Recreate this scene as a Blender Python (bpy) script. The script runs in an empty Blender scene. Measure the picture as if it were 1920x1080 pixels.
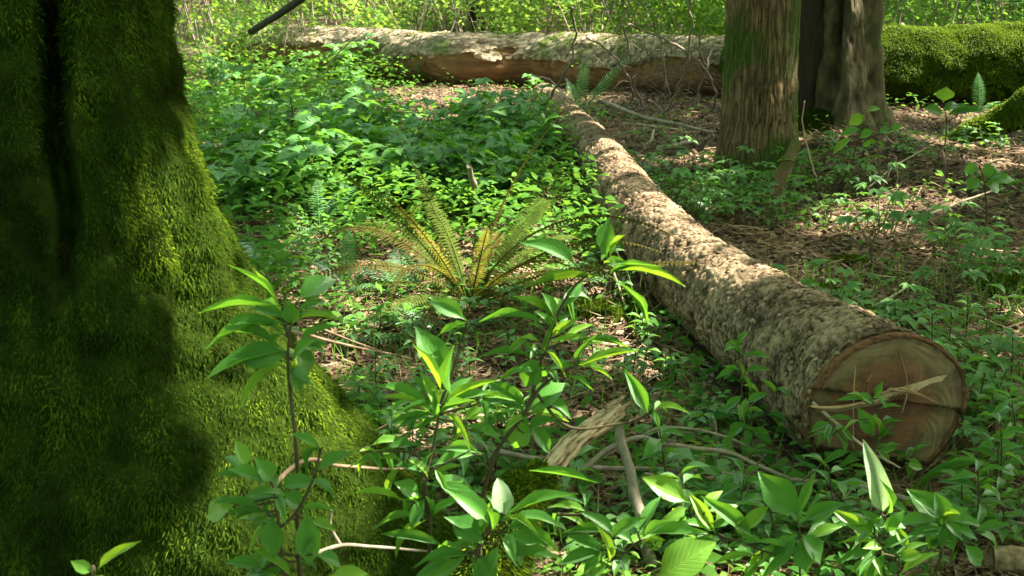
import bpy, math, random
import numpy as np
from mathutils import Vector, Matrix
random.seed(7); rng = np.random.default_rng(7)
S = bpy.context.scene; C = S.collection
# ---------------------------------------------------------------- camera
PITCH = math.radians(14.5); CAMZ = 1.6; FPX = 2638.0
cam = bpy.data.cameras.new('camera'); camo = bpy.data.objects.new('camera', cam); C.objects.link(camo)
camo.location = (0, 0, CAMZ); camo.rotation_euler = (math.pi/2-PITCH, 0, 0)
cam.sensor_width = 36; cam.lens = 36*FPX/1920; cam.clip_end = 500; cam.clip_start = .05
cam.dof.use_dof = True; cam.dof.focus_distance = 5.6; cam.dof.aperture_fstop = 11.0
S.camera = camo
# ---------------------------------------------------------------- light
SUN_AZ, SUN_EL = math.radians(86), math.radians(50)      # azimuth from +Y (view direction) towards +X (right)
sdir = np.array([math.cos(SUN_EL)*math.sin(SUN_AZ), math.cos(SUN_EL)*math.cos(SUN_AZ), math.sin(SUN_EL)])
W = bpy.data.worlds.new('World'); S.world = W; W.use_nodes = True
wn = W.node_tree.nodes; wl = W.node_tree.links
sky = wn.new('ShaderNodeTexSky'); sky.sky_type = 'NISHITA'; sky.sun_disc = False
sky.sun_elevation = SUN_EL; sky.sun_rotation = SUN_AZ; sky.dust_density = 3.0; sky.ozone_density = .6
wl.new(sky.outputs[0], wn['Background'].inputs[0]); wn['Background'].inputs[1].default_value = .15
sun = bpy.data.lights.new('sun', 'SUN'); sun.energy = 4.0; sun.angle = math.radians(.53); sun.color = (1, .93, .80)
suno = bpy.data.objects.new('sun', sun); C.objects.link(suno)
suno.rotation_euler = Vector(sdir).to_track_quat('Z', 'Y').to_euler(); suno.location = (8, 4, 12)
S.view_settings.view_transform = 'Standard'; S.view_settings.look = 'None'
S.view_settings.exposure = 2.85; S.view_settings.use_white_balance = True; S.view_settings.white_balance_temperature = 6750; S.view_settings.white_balance_tint = 6; S.view_settings.gamma = 1; S.view_settings.use_curve_mapping = False
S.cycles.max_bounces = 7; S.cycles.diffuse_bounces = 4; S.cycles.transmission_bounces = 4; S.cycles.glossy_bounces = 2
S.cycles.use_denoising = True; S.cycles.caustics_reflective = False; S.cycles.caustics_refractive = False
S.cycles.sample_clamp_indirect = 6

# ---------------------------------------------------------------- numeric helpers
def _h(ix, iy, iz, seed):
    n = (ix*374761393 + iy*668265263 + iz*2147483647 + seed*974711) & 0xffffffff
    n = ((n ^ (n >> 13))*1274126177) & 0xffffffff
    n = (n ^ (n >> 16)) & 0xffffff
    return n/float(0xffffff)
def vnoise(P, f=1.0, seed=0):
    P = np.asarray(P, float)*f + 1000.0
    i = np.floor(P).astype(np.int64); t = P-i; t = t*t*(3-2*t)
    r = 0
    for a in (0, 1):
        for b in (0, 1):
            for c in (0, 1):
                w = (t[..., 0] if a else 1-t[..., 0])*(t[..., 1] if b else 1-t[..., 1])*(t[..., 2] if c else 1-t[..., 2])
                r = r + w*_h(i[..., 0]+a, i[..., 1]+b, i[..., 2]+c, seed)
    return r*2-1
def fbm(P, f, seed=0, o=3):
    return sum(vnoise(P, f*2.03**k, seed+k*17)*.5**k for k in range(o))
def terr(x, y):
    x = np.asarray(x, float); y = np.asarray(y, float)
    P = np.stack([x, y, x*0], -1)
    z = .05*vnoise(P, .55, 3) + .022*vnoise(P, 2.1, 5) + .008*vnoise(P, 7, 6)
    z = z + .20*np.exp(-(((x-2.25)/.75)**2+((y-9.9)/.8)**2))          # root mound of the right trees
    z = z + .035*np.maximum(0, y-16)                                 # ground climbs behind the fallen logs
    z = z + .10*np.exp(-(((x-3.6)/.9)**2+((y-8.6)/.7)**2))
    z = z - .05*np.exp(-(((x-.9)/.6)**2+((y-12.3)/.6)**2))
    return z
def T(x, y): return float(terr(x, y))
def ray(px, py):
    a = (px-960)/FPX; b = -(py-540)/FPX
    return np.array([a, math.cos(PITCH)+b*math.sin(PITCH), -math.sin(PITCH)+b*math.cos(PITCH)])
def at(px, py, d):
    r = ray(px, py); return np.array([0, 0, CAMZ])+r*(d/r[1])
def gp(px, py, h=0.0):
    r = ray(px, py); z = h
    for _ in range(12):
        t = (z-CAMZ)/r[2]; p = r*t; z = h + T(p[0], p[1])
    p = np.array([0, 0, CAMZ])+r*((z-CAMZ)/r[2]); return p

# ---------------------------------------------------------------- mesh helpers
def mesh(name, V, F, mat, smooth=True, tint=None, uv=None):
    me = bpy.data.meshes.new(name)
    if isinstance(F, np.ndarray):
        V = np.asarray(V, np.float32); k = F.shape[1]
        me.vertices.add(len(V)); me.vertices.foreach_set('co', V.ravel())
        me.loops.add(F.size); me.loops.foreach_set('vertex_index', F.astype(np.int32).ravel())
        me.polygons.add(len(F)); me.polygons.foreach_set('loop_start', np.arange(0, F.size, k, dtype=np.int32))
        me.polygons.foreach_set('loop_total', np.full(len(F), k, np.int32))
        me.update(calc_edges=True)
    else:
        me.from_pydata([tuple(map(float, v)) for v in V], [], [tuple(int(i) for i in f) for f in F])
    if smooth: me.polygons.foreach_set('use_smooth', np.ones(len(me.polygons), bool))
    if tint is not None:
        a = me.attributes.new('tint', 'FLOAT', 'POINT'); a.data.foreach_set('value', np.asarray(tint, np.float32))
    me.materials.append(mat); me.update()
    return me
def link(name, me, parent=None, kind=None, label=None, cat=None, group=None, mw=None):
    o = bpy.data.objects.new(name, me); C.objects.link(o)
    if parent is not None: o.parent = parent
    if mw is not None: o.matrix_local = mw
    if kind: o['kind'] = kind
    if label: o['label'] = label
    if cat: o['category'] = cat
    if group: o['group'] = group
    return o
def thing(name, label, cat, loc=(0, 0, 0), group=None):
    o = link(name, None, None, None, label, cat, group); o.location = tuple(map(float, loc)); return o
def cat_all(parts):                                   # join (V,F) lists
    V = []; F = []; n = 0
    for v, f in parts:
        V += [tuple(a) for a in v]; F += [tuple(i+n for i in q) for q in f]; n += len(v)
    return V, F
def catmull(P, n):
    P = np.asarray(P, float); 
    if len(P) < 3: 
        t = np.linspace(0, 1, n*(len(P)-1)+1)[:, None]; return P[0]*(1-t)+P[-1]*t
    Q = np.vstack([2*P[0]-P[1], P, 2*P[-1]-P[-2]]); out = []
    for i in range(1, len(Q)-2):
        for t in np.arange(n)/n:
            a, b, c, d = Q[i-1:i+3]
            out.append(.5*((2*b)+(-a+c)*t+(2*a-5*b+4*c-d)*t*t+(-a+3*b-3*c+d)*t**3))
    out.append(P[-1]); return np.array(out)
def tube(P, R, sides=6, n=4, wob=0.0, seed=0, sm=True, cap=True):
    P = np.asarray(P, float)
    R = np.asarray(R, float) if np.ndim(R) else np.full(len(P), float(R))
    A = catmull(P, n) if sm else P
    Rr = np.interp(np.linspace(0, len(P)-1, len(A)), np.arange(len(P)), R)
    if wob: A = A + wob*np.stack([vnoise(A, 9, seed+k) for k in range(3)], -1)
    D = np.gradient(A, axis=0); D /= np.linalg.norm(D, axis=1)[:, None]+1e-9
    up = np.array([.13, .21, .97]); U = np.cross(D, up); nn = np.linalg.norm(U, axis=1)[:, None]; U = U/(nn+1e-9)
    Vv = np.cross(U, D)
    th = np.linspace(0, 2*np.pi, sides, endpoint=False)
    ring = A[:, None]+Rr[:, None, None]*(np.cos(th)[None, :, None]*U[:, None]+np.sin(th)[None, :, None]*Vv[:, None])
    V = ring.reshape(-1, 3); F = []
    for i in range(len(A)-1):
        for j in range(sides):
            k = (j+1) % sides; F.append(((i+1)*sides+j, (i+1)*sides+k, i*sides+k, i*sides+j))
    V = [tuple(v) for v in V]
    if cap:
        F.append(tuple(range(sides))[::-1]); m = (len(A)-1)*sides; F.append(tuple(range(m, m+sides)))
    return V, F
def grid_faces(nu, nv, wrap=True):                    # nu rings of nv
    i = np.arange(nu-1)[:, None]; j = np.arange(nv if wrap else nv-1)[None, :]
    a = i*nv+j; b = i*nv+(j+1) % nv; c = (i+1)*nv+(j+1) % nv; d = (i+1)*nv+j
    return np.stack([a, b, c, d], -1).reshape(-1, 4)
def sample_on(V, F, N):                               # random points on quads, with normals
    V = np.asarray(V); a, b, c, d = (V[F[:, k]] for k in range(4))
    n = np.cross(c-a, d-b); ar = np.linalg.norm(n, axis=1); n = n/(ar[:, None]+1e-12)
    idx = rng.choice(len(F), N, p=ar/ar.sum()); u = rng.random((N, 1)); v = rng.random((N, 1))
    P = (a[idx]*(1-u)+b[idx]*u)*(1-v)+(d[idx]*(1-u)+c[idx]*u)*v
    return P, n[idx]
def blades(P, N, L, Wd, down=.6, rnd=.6, out=1.0, tint=None, flow=None):
    n = len(P); g = np.array([0, 0, -1.0]) if flow is None else flow
    D = N*out+g*down+rng.normal(0, rnd, (n, 3)); D /= np.linalg.norm(D, axis=1)[:, None]
    S_ = np.cross(D, N+rng.normal(0, .5, (n, 3))); S_ /= np.linalg.norm(S_, axis=1)[:, None]+1e-9
    L = L*rng.uniform(.5, 1.4, (n, 1)); Wd = Wd*rng.uniform(.6, 1.3, (n, 1))
    base = P-N*.003; mid = P+D*L*.5+g*0; tip = P+D*L+g*L*.3*down
    V = np.stack([base, mid-S_*Wd, tip, mid+S_*Wd], 1).reshape(-1, 3)
    F = np.arange(n*4).reshape(-1, 4)
    t = np.repeat(rng.random(n) if tint is None else tint, 4)
    return V, F, t
def rotmats(n, tilt, up=None):
    """frames: X heading random, Z near up tilted"""
    h = rng.uniform(0, 2*np.pi, n); Z = np.stack([rng.normal(0, tilt, n), rng.normal(0, tilt, n), np.ones(n)], -1)
    if up is not None: Z = Z+up
    Z /= np.linalg.norm(Z, axis=1)[:, None]
    X = np.stack([np.cos(h), np.sin(h), 0*h], -1); X -= Z*(X*Z).sum(1)[:, None]; X /= np.linalg.norm(X, axis=1)[:, None]
    return X, np.cross(Z, X), Z
def scatter(proto, P, X, Y, Z, sc):
    pv, pf = proto; pv = np.asarray(pv, float); pf = np.asarray(pf)
    n = len(P); sc = np.asarray(sc).reshape(-1, 1, 1)
    V = P[:, None]+sc*(pv[None, :, 0:1]*X[:, None]+pv[None, :, 1:2]*Y[:, None]+pv[None, :, 2:3]*Z[:, None])
    F = (pf[None]+(np.arange(n)*len(pv))[:, None, None]).reshape(-1, pf.shape[1])
    return V.reshape(-1, 3), F, len(pv)

# ---------------------------------------------------------------- materials
def mat(name):
    m = bpy.data.materials.new(name); m.use_nodes = True; nt = m.node_tree; nt.nodes.clear()
    out = nt.nodes.new('ShaderNodeOutputMaterial'); return m, nt, out
def N_(nt, t, **k):
    n = nt.nodes.new(t)
    for a, b in k.items(): setattr(n, a, b)
    return n
def ramp(nt, src, stops):
    r = N_(nt, 'ShaderNodeValToRGB'); e = r.color_ramp.elements
    while len(e) < len(stops): e.new(.5)
    for i, (p, c) in enumerate(stops): e[i].position = p; e[i].color = (*c, 1)
    nt.links.new(src, r.inputs[0]); return r.outputs[0]
def leafmat(name, ca, cb, tr, obj=False, gloss=.35, tw=.42, veins=True):
    m, nt, out = mat(name); L = nt.links.new
    if obj:
        src = N_(nt, 'ShaderNodeObjectInfo').outputs['Random']
    else:
        a = N_(nt, 'ShaderNodeAttribute'); a.attribute_name = 'tint'; src = a.outputs['Fac']
    tc = N_(nt, 'ShaderNodeTexCoord'); nz = N_(nt, 'ShaderNodeTexNoise'); nz.inputs['Scale'].default_value = 3.5 if obj else 2.0
    nz.inputs['Detail'].default_value = 3; L(tc.outputs['Object'], nz.inputs[0])
    mx = N_(nt, 'ShaderNodeMath', operation='MULTIPLY_ADD'); mx.inputs[1].default_value = .5; L(nz.outputs[0], mx.inputs[0]); 
    hf = N_(nt, 'ShaderNodeMath', operation='MULTIPLY_ADD'); hf.inputs[1].default_value = .75; hf.inputs[2].default_value = -.12; L(src, hf.inputs[0]); L(hf.outputs[0], mx.inputs[2])
    col = ramp(nt, mx.outputs[0], [(0.05, ca), (.95, cb)])
    if name == 'moss_fibre': col = ramp(nt, mx.outputs[0], [(.06, (.024, .018, .007)), (.24, (.012, .030, .005)), (.58, (.050, .092, .010)), (.88, (.19, .26, .018))])
    colt = ramp(nt, mx.outputs[0], [(0.05, tuple(c*.7 for c in tr)), (.95, tr)])
    d = N_(nt, 'ShaderNodeBsdfDiffuse'); t = N_(nt, 'ShaderNodeBsdfTranslucent'); L(col, d.inputs[0]); L(colt, t.inputs[0])
    mm = N_(nt, 'ShaderNodeMixShader'); mm.inputs[0].default_value = tw; L(d.outputs[0], mm.inputs[1]); L(t.outputs[0], mm.inputs[2])
    g = N_(nt, 'ShaderNodeBsdfGlossy'); g.inputs['Roughness'].default_value = .5; g.inputs[0].default_value = (1, 1, 1, 1)
    fr = N_(nt, 'ShaderNodeFresnel'); fr.inputs[0].default_value = 1.38
    fm = N_(nt, 'ShaderNodeMath', operation='MULTIPLY'); fm.inputs[1].default_value = gloss*.4; L(fr.outputs[0], fm.inputs[0])
    m2 = N_(nt, 'ShaderNodeMixShader'); L(fm.outputs[0], m2.inputs[0]); L(mm.outputs[0], m2.inputs[1]); L(g.outputs[0], m2.inputs[2])
    if veins and obj:
        sx = N_(nt, 'ShaderNodeSeparateXYZ'); L(tc.outputs['Object'], sx.inputs[0])
        ab = N_(nt, 'ShaderNodeMath', operation='ABSOLUTE'); L(sx.outputs[1], ab.inputs[0])
        q = N_(nt, 'ShaderNodeMath', operation='MULTIPLY_ADD'); q.inputs[1].default_value = -.75; L(ab.outputs[0], q.inputs[0]); L(sx.outputs[0], q.inputs[2])
        q2 = N_(nt, 'ShaderNodeMath', operation='MULTIPLY'); q2.inputs[1].default_value = 62; L(q.outputs[0], q2.inputs[0])
        sn_ = N_(nt, 'ShaderNodeMath', operation='SINE'); L(q2.outputs[0], sn_.inputs[0])
        pw = N_(nt, 'ShaderNodeMapRange'); pw.inputs[1].default_value = .72; pw.inputs[2].default_value = 1.0; L(sn_.outputs[0], pw.inputs[0])
        md = N_(nt, 'ShaderNodeMapRange'); md.inputs[1].default_value = .022; md.inputs[2].default_value = .008; L(ab.outputs[0], md.inputs[0])
        mxv = N_(nt, 'ShaderNodeMath', operation='MAXIMUM'); L(pw.outputs[0], mxv.inputs[0]); L(md.outputs[0], mxv.inputs[1])
        fv = N_(nt, 'ShaderNodeMath', operation='MULTIPLY'); fv.inputs[1].default_value = .30; L(mxv.outputs[0], fv.inputs[0])
        cv_ = N_(nt, 'ShaderNodeMixRGB'); L(fv.outputs[0], cv_.inputs[0]); L(col, cv_.inputs[1]); cv_.inputs[2].default_value = (min(1, cb[0]*2.2), min(1, cb[1]*1.7), cb[2]*2, 1)
        ns_ = N_(nt, 'ShaderNodeTexNoise'); ns_.inputs['Scale'].default_value = 11; ns_.inputs['Detail'].default_value = 2; ns_.noise_dimensions = '4D'; L(tc.outputs['Object'], ns_.inputs['Vector']); L(src, ns_.inputs['W'])
        sp = N_(nt, 'ShaderNodeMapRange'); sp.inputs[1].default_value = .70; sp.inputs[2].default_value = .76; sp.inputs[4].default_value = .7; L(ns_.outputs[0], sp.inputs[0])
        cs = N_(nt, 'ShaderNodeMixRGB'); L(sp.outputs[0], cs.inputs[0]); L(cv_.outputs[0], cs.inputs[1]); cs.inputs[2].default_value = (.14, .09, .03, 1); L(cs.outputs[0], d.inputs[0])
        bp = N_(nt, 'ShaderNodeBump'); bp.inputs['Strength'].default_value = .35; bp.inputs['Distance'].default_value = .004; bp.invert = True
        L(mxv.outputs[0], bp.inputs['Height']); L(bp.outputs[0], d.inputs['Normal']); L(bp.outputs[0], g.inputs['Normal'])
    L(m2.outputs[0], out.inputs[0]); return m
def woodmat(name, stops, scale=(1, 1, 1), ns=6, bump=.5, bdist=.01, rough=.85, detail=8, moss=None, mossamt=.5, mossscale=3, attr=False, vor=0):
    m, nt, out = mat(name); L = nt.links.new
    tc = N_(nt, 'ShaderNodeTexCoord'); mp = N_(nt, 'ShaderNodeMapping'); mp.inputs['Scale'].default_value = scale
    L(tc.outputs['Object'], mp.inputs[0])
    nz = N_(nt, 'ShaderNodeTexNoise'); nz.inputs['Scale'].default_value = ns; nz.inputs['Detail'].default_value = detail; nz.inputs['Roughness'].default_value = .65
    L(mp.outputs[0], nz.inputs[0]); h = nz.outputs[0]
    if attr:
        a = N_(nt, 'ShaderNodeAttribute'); a.attribute_name = 'tint'
        q = N_(nt, 'ShaderNodeMath', operation='MULTIPLY_ADD'); q.inputs[1].default_value = .6; L(a.outputs['Fac'], q.inputs[0])
        q2 = N_(nt, 'ShaderNodeMath', operation='MULTIPLY_ADD'); q2.inputs[1].default_value = .7; q2.inputs[2].default_value = -.15; L(nz.outputs[0], q2.inputs[0])
        L(q2.outputs[0], q.inputs[2]); h2 = q.outputs[0]
    else: h2 = h
    col = ramp(nt, h2, stops)
    if moss:
        n2 = N_(nt, 'ShaderNodeTexNoise'); n2.inputs['Scale'].default_value = mossscale; n2.inputs['Detail'].default_value = 6; L(tc.outputs['Object'], n2.inputs[0])
        rr = ramp(nt, n2.outputs[0], [(.62-mossamt*.3, (0, 0, 0)), (.72-mossamt*.3, (1, 1, 1))])
        mc = N_(nt, 'ShaderNodeMixRGB'); L(rr, mc.inputs[0]); L(col, mc.inputs[1]); mc.inputs[2].default_value = (*moss, 1); col = mc.outputs[0]
    p = N_(nt, 'ShaderNodeBsdfPrincipled'); p.inputs['Roughness'].default_value = rough; p.inputs['Specular IOR Level'].default_value = .25 if rough < .95 else 0
    L(col, p.inputs['Base Color'])
    bp = N_(nt, 'ShaderNodeBump'); bp.inputs['Strength'].default_value = bump; bp.inputs['Distance'].default_value = bdist
    L(nz.outputs[0], bp.inputs['Height']); L(bp.outputs[0], p.inputs['Normal'])
    L(p.outputs[0], out.inputs[0]); return m
M = {}
M['soil'] = woodmat('soil', [(.3, (.022, .014, .009)), (.5, (.06, .038, .024)), (.7, (.13, .085, .055))], ns=14, bump=1, bdist=.02)
M['litter'] = woodmat('leaf_litter', [(.1, (.04, .024, .014)), (.45, (.16, .10, .06)), (.75, (.34, .24, .155)), (.95, (.52, .41, .29))], ns=30, attr=True, bump=.3)
M['bark_log'] = woodmat('fir_bark', [(.12, (.03, .02, .013)), (.36, (.12, .082, .055)), (.6, (.24, .175, .118)), (.88, (.40, .30, .20))], ns=22, attr=True, bump=1, bdist=.015, rough=.95)
M['bark_old'] = woodmat('weathered_bark', [(.2, (.035, .025, .015)), (.44, (.12, .085, .055)), (.64, (.25, .19, .13)), (.88, (.42, .34, .25))], scale=(.5, 1, 1), ns=26, attr=True, bump=1, bdist=.02, moss=(.10, .14, .03), mossamt=.15)
M['rot'] = woodmat('rotten_wood', [(.25, (.06, .032, .016)), (.5, (.19, .10, .048)), (.8, (.33, .19, .09))], scale=(.15, 1, 1), ns=16, bump=1, bdist=.02)
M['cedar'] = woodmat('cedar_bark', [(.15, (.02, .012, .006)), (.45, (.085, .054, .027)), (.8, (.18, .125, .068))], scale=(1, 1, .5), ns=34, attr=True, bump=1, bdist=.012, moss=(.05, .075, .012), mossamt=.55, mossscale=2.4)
M['snag'] = woodmat('snag_wood', [(.2, (.022, .017, .008)), (.5, (.075, .060, .030)), (.8, (.15, .125, .07))], scale=(1, 1, .35), ns=22, attr=True, bump=1, bdist=.015, moss=(.05, .07, .015), mossamt=.2)
M['dark'] = woodmat('dark_wood', [(.2, (.008, .006, .004)), (.8, (.04, .03, .02))], scale=(1, 1, .2), ns=18, bump=1, bdist=.02)
M['mossbase'] = woodmat('moss_bed', [(.25, (.006, .012, .002)), (.55, (.020, .034, .005)), (.8, (.04, .065, .010))], ns=18, bump=1, bdist=.03, rough=1)
M['stick'] = woodmat('grey_stick', [(.2, (.07, .055, .04)), (.5, (.20, .165, .125)), (.8, (.36, .31, .25))], ns=25, bump=.8, bdist=.004)
M['twigd'] = woodmat('dark_twig', [(.2, (.05, .036, .024)), (.8, (.17, .13, .09))], ns=25)
M['paste'] = woodmat('pale_stick', [(.2, (.20, .14, .09)), (.5, (.42, .33, .23)), (.8, (.6, .5, .38))], ns=25, bump=.8, bdist=.004)
M['redst'] = woodmat('red_stick', [(.3, (.07, .042, .028)), (.5, (.20, .13, .085)), (.75, (.36, .26, .18))], ns=20, bump=.8, bdist=.004)
M['brokenwood'] = woodmat('broken_wood', [(.30, (.05, .032, .02)), (.42, (.22, .16, .09)), (.7, (.42, .34, .21))], scale=(1, 1, 1), ns=32, bump=1, bdist=.01, attr=True)
M['brokenwood2'] = woodmat('brown_wood', [(.30, (.05, .032, .02)), (.5, (.20, .14, .08)), (.75, (.38, .30, .19))], ns=30, bump=1, bdist=.01)
M['stem'] = woodmat('green_stem', [(.2, (.03, .022, .012)), (.8, (.09, .075, .035))], ns=12, bump=.2)
M['gstem'] = woodmat('leafy_stem', [(.2, (.05, .07, .02)), (.8, (.12, .16, .04))], ns=12, bump=.2)
M['leaf'] = leafmat('shrub_leaf', (.035, .125, .026), (.085, .23, .045), (.20, .46, .03), obj=True, gloss=.2)
M['leafy'] = leafmat('sunlit_leaf', (.07, .19, .03), (.17, .33, .05), (.36, .58, .03), obj=True, gloss=.2)  # brighter copy of the shrub leaf, sunlight put into its colour
M['leafpale'] = leafmat('pale_leaf', (.18, .28, .15), (.26, .37, .21), (.35, .5, .2), obj=True)
M['berry'] = leafmat('bramble_leaf', (.032, .125, .026), (.10, .26, .045), (.20, .46, .04), obj=True, gloss=.14)
M['herb'] = leafmat('herb_leaf', (.035, .125, .028), (.10, .26, .045), (.20, .44, .04), obj=True, gloss=.14)
M['cover'] = leafmat('ground_leaf', (.032, .11, .022), (.13, .27, .04), (.22, .44, .04), gloss=.12)
M['back'] = leafmat('thicket_leaf', (.035, .095, .018), (.14, .26, .045), (.36, .55, .06), tw=.5)
M['canopy'] = leafmat('canopy_leaf', (.04, .10, .02), (.09, .18, .03), (.34, .55, .06), tw=.5)
M['fern'] = leafmat('fern_green', (.05, .15, .045), (.10, .24, .08), (.2, .4, .08), obj=True, veins=False)
M['fernold'] = leafmat('fern_bronze', (.06, .055, .018), (.12, .10, .032), (.26, .24, .03), obj=True, gloss=.0, veins=False)
M['fernolive'] = leafmat('fern_olive', (.045, .075, .015), (.10, .13, .03), (.2, .28, .03), obj=True, gloss=.0, veins=False)
M['moss'] = leafmat('moss_fibre', (.010, .022, .003), (.085, .125, .008), (.15, .21, .010), gloss=.0, tw=.3)
M['moss2'] = leafmat('bright_moss', (.045, .09, .010), (.15, .235, .022), (.24, .34, .03), gloss=.05, tw=.3)

# ---------------------------------------------------------------- prototypes of leaves
def leaf_vf(nl=7, na=2, shape='lance', fold=.22, droop=.22, seed=0, pet=.10):
    r = random.Random(seed); V = []; F = []
    for i in range(nl+1):
        t = i/nl; tt = min(1, max(0, (t-pet)/(1-pet)))
        if shape == 'lance': w = .5*(math.sin(math.pi*min(1, tt**.9)))**.95*(1 if tt < .55 else 1-.62*(tt-.55))
        elif shape == 'oval': w = .5*(math.sin(math.pi*tt**.62))**.75
        else: w = .5*(math.sin(math.pi*tt**.9))**.9
        w = max(w, .012)*(1+r.uniform(-.07, .07)); 
        cz = -droop*t*t+.06*math.sin(math.pi*t)
        for j in range(-na, na+1):
            y = w*j/na; V.append((t+r.uniform(-.006, .006), y+.03*math.sin(3*t+seed), cz+fold*abs(y)+.015*math.sin(t*14+j+seed)*(abs(j)/na)))
    k = 2*na+1
    for i in range(nl):
        for j in range(k-1): a = i*k+j; F.append((a, a+1, a+1+k, a+k))
    return V, F
hero = [mesh('leaf', *leaf_vf(8, 2, 'lance', .25, dr, s), M['leaf']) for s, dr in ((1, .12), (2, .26), (3, .4), (4, .05), (5, -.12))]
hero_lit = [mesh('leaf', *leaf_vf(8, 2, 'lance', .25, dr, s), M['leafy']) for s, dr in ((6, .12), (7, .3), (8, -.05))]
herop = [mesh('leaf', *leaf_vf(8, 2, 'oval', .3, .3, 9), M['leafpale'])]
def lowleaf(shape='oval'):                            # 4 triangles-ish low leaf as quads
    V = [(0, 0, 0), (.35, -.24, .06), (.45, 0, .0), (.35, .24, .06), (.75, -.17, .0), (.75, .17, .0), (1, 0, -.14), (.8, 0, -.05)]
    F = [(0, 1, 2, 3), (1, 4, 7, 2), (3, 2, 7, 5), (4, 6, 5, 7)]
    return np.array(V), np.array(F)
LOW = lowleaf()
KITE = (np.array([(0, 0, 0), (.45, -.26, .05), (1, 0, -.05), (.45, .26, .05)]), np.array([(0, 1, 2, 3)]))

# ================================================================ GROUND
xs = np.concatenate([np.linspace(-70, -7, 40), np.linspace(-6.8, 8.8, 210), np.linspace(9, 70, 40)])
ys = np.concatenate([np.linspace(-30, 1.8, 20), np.linspace(2, 17, 220), np.linspace(17.3, 110, 70)])
X, Y = np.meshgrid(xs, ys); Z = terr(X, Y)
gme = mesh('ground', np.stack([X, Y, Z], -1).reshape(-1, 3), grid_faces(len(ys), len(xs), False), M['soil'])
link('ground', gme, kind='structure')

# ================================================================ LOGS
def frame_axis(A):
    D = np.gradient(A, axis=0); D /= np.linalg.norm(D, axis=1)[:, None]
    U = np.cross(D, [0, 0, 1]); U /= np.linalg.norm(U, axis=1)[:, None]   # right-hand side
    return D, U, np.cross(U, D)
def lofted(A, R, nv, disp):                           # disp(P, th, s) -> radial offset
    D, U, Vv = frame_axis(A); th = np.linspace(0, 2*np.pi, nv, endpoint=False)
    dirs = np.cos(th)[None, :, None]*U[:, None]+np.sin(th)[None, :, None]*Vv[:, None]
    P = A[:, None]+R[:, None, None]*dirs
    s = np.concatenate([[0], np.cumsum(np.linalg.norm(np.diff(A, axis=0), axis=1))])
    d = disp(P, th[None, :]+0*s[:, None], s[:, None]+0*th[None, :], R)
    P = P+dirs*d[..., None]
    return P.reshape(-1, 3), grid_faces(len(A), nv)[:, ::-1].copy(), d.reshape(-1), dirs.reshape(-1, 3)
# felled log: centres in the picture -> points on the ground at the log's own radius
LC = [(1020, 182, .128), (1062, 225, .134), (1112, 275, .143), (1150, 330, .152), (1195, 400, .166), (1285, 500, .180), (1375, 572, .192), (1475, 643, .210), (1575, 712, .230), (1661, 769, .243)]
axis = []; rad = []
for px, py, r in LC:
    rr = ray(px, py); t = ((r-.012)-CAMZ)/rr[2]; axis.append(np.array([0, 0, CAMZ])+rr*t); rad.append(r)
axis = np.array(axis); LOGAX = axis.copy(); LOGR = np.array(rad)
A = catmull(axis, 62); Rr = np.interp(np.linspace(0, len(rad)-1, len(A)), np.arange(len(rad)), rad)
def bark_disp(P, th, s, R):
    Q = P.copy(); 
    a = fbm(Q, 9, 11, 3)*.010
    fl = np.stack([th*2.2, s*9, s*0], -1)
    pl = np.abs(vnoise(fl, 1.6, 21)); pl2 = vnoise(Q, 34, 31)*.003+vnoise(Q, 70, 33)*.003
    b = -np.clip(.16-pl, 0, 1)*.028
    wq = Q+.02*np.stack([vnoise(Q, 18, 46), vnoise(Q, 18, 47), vnoise(Q, 18, 48)], -1)
    ch = -.034*np.clip(.22-np.abs(vnoise(wq*np.array([1, 1.4, 1]), 26, 41)), 0, 1)*(vnoise(Q, 9, 45) > -.2)-.026*np.clip(.2-np.abs(vnoise(wq, 52, 43)), 0, 1)+np.clip(vnoise(Q, 12, 44)-.6, 0, 1)*-.02
    return a*.7+b+pl2+ch
V, F, d, _ = lofted(A, Rr, 190, bark_disp)
log = thing('felled_log', 'long freshly felled log with flaky tan bark and sawn brown end facing the camera', 'log', (float(axis[-1][0]), float(axis[-1][1]), 0))
off = np.array([axis[-1][0], axis[-1][1], 0])
tint = np.clip(.60+d*60+.15*rng.normal(size=len(d)), 0, 1)
link('bark', mesh('bark', V-off, F, M['bark_log'], tint=tint), log)
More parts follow.
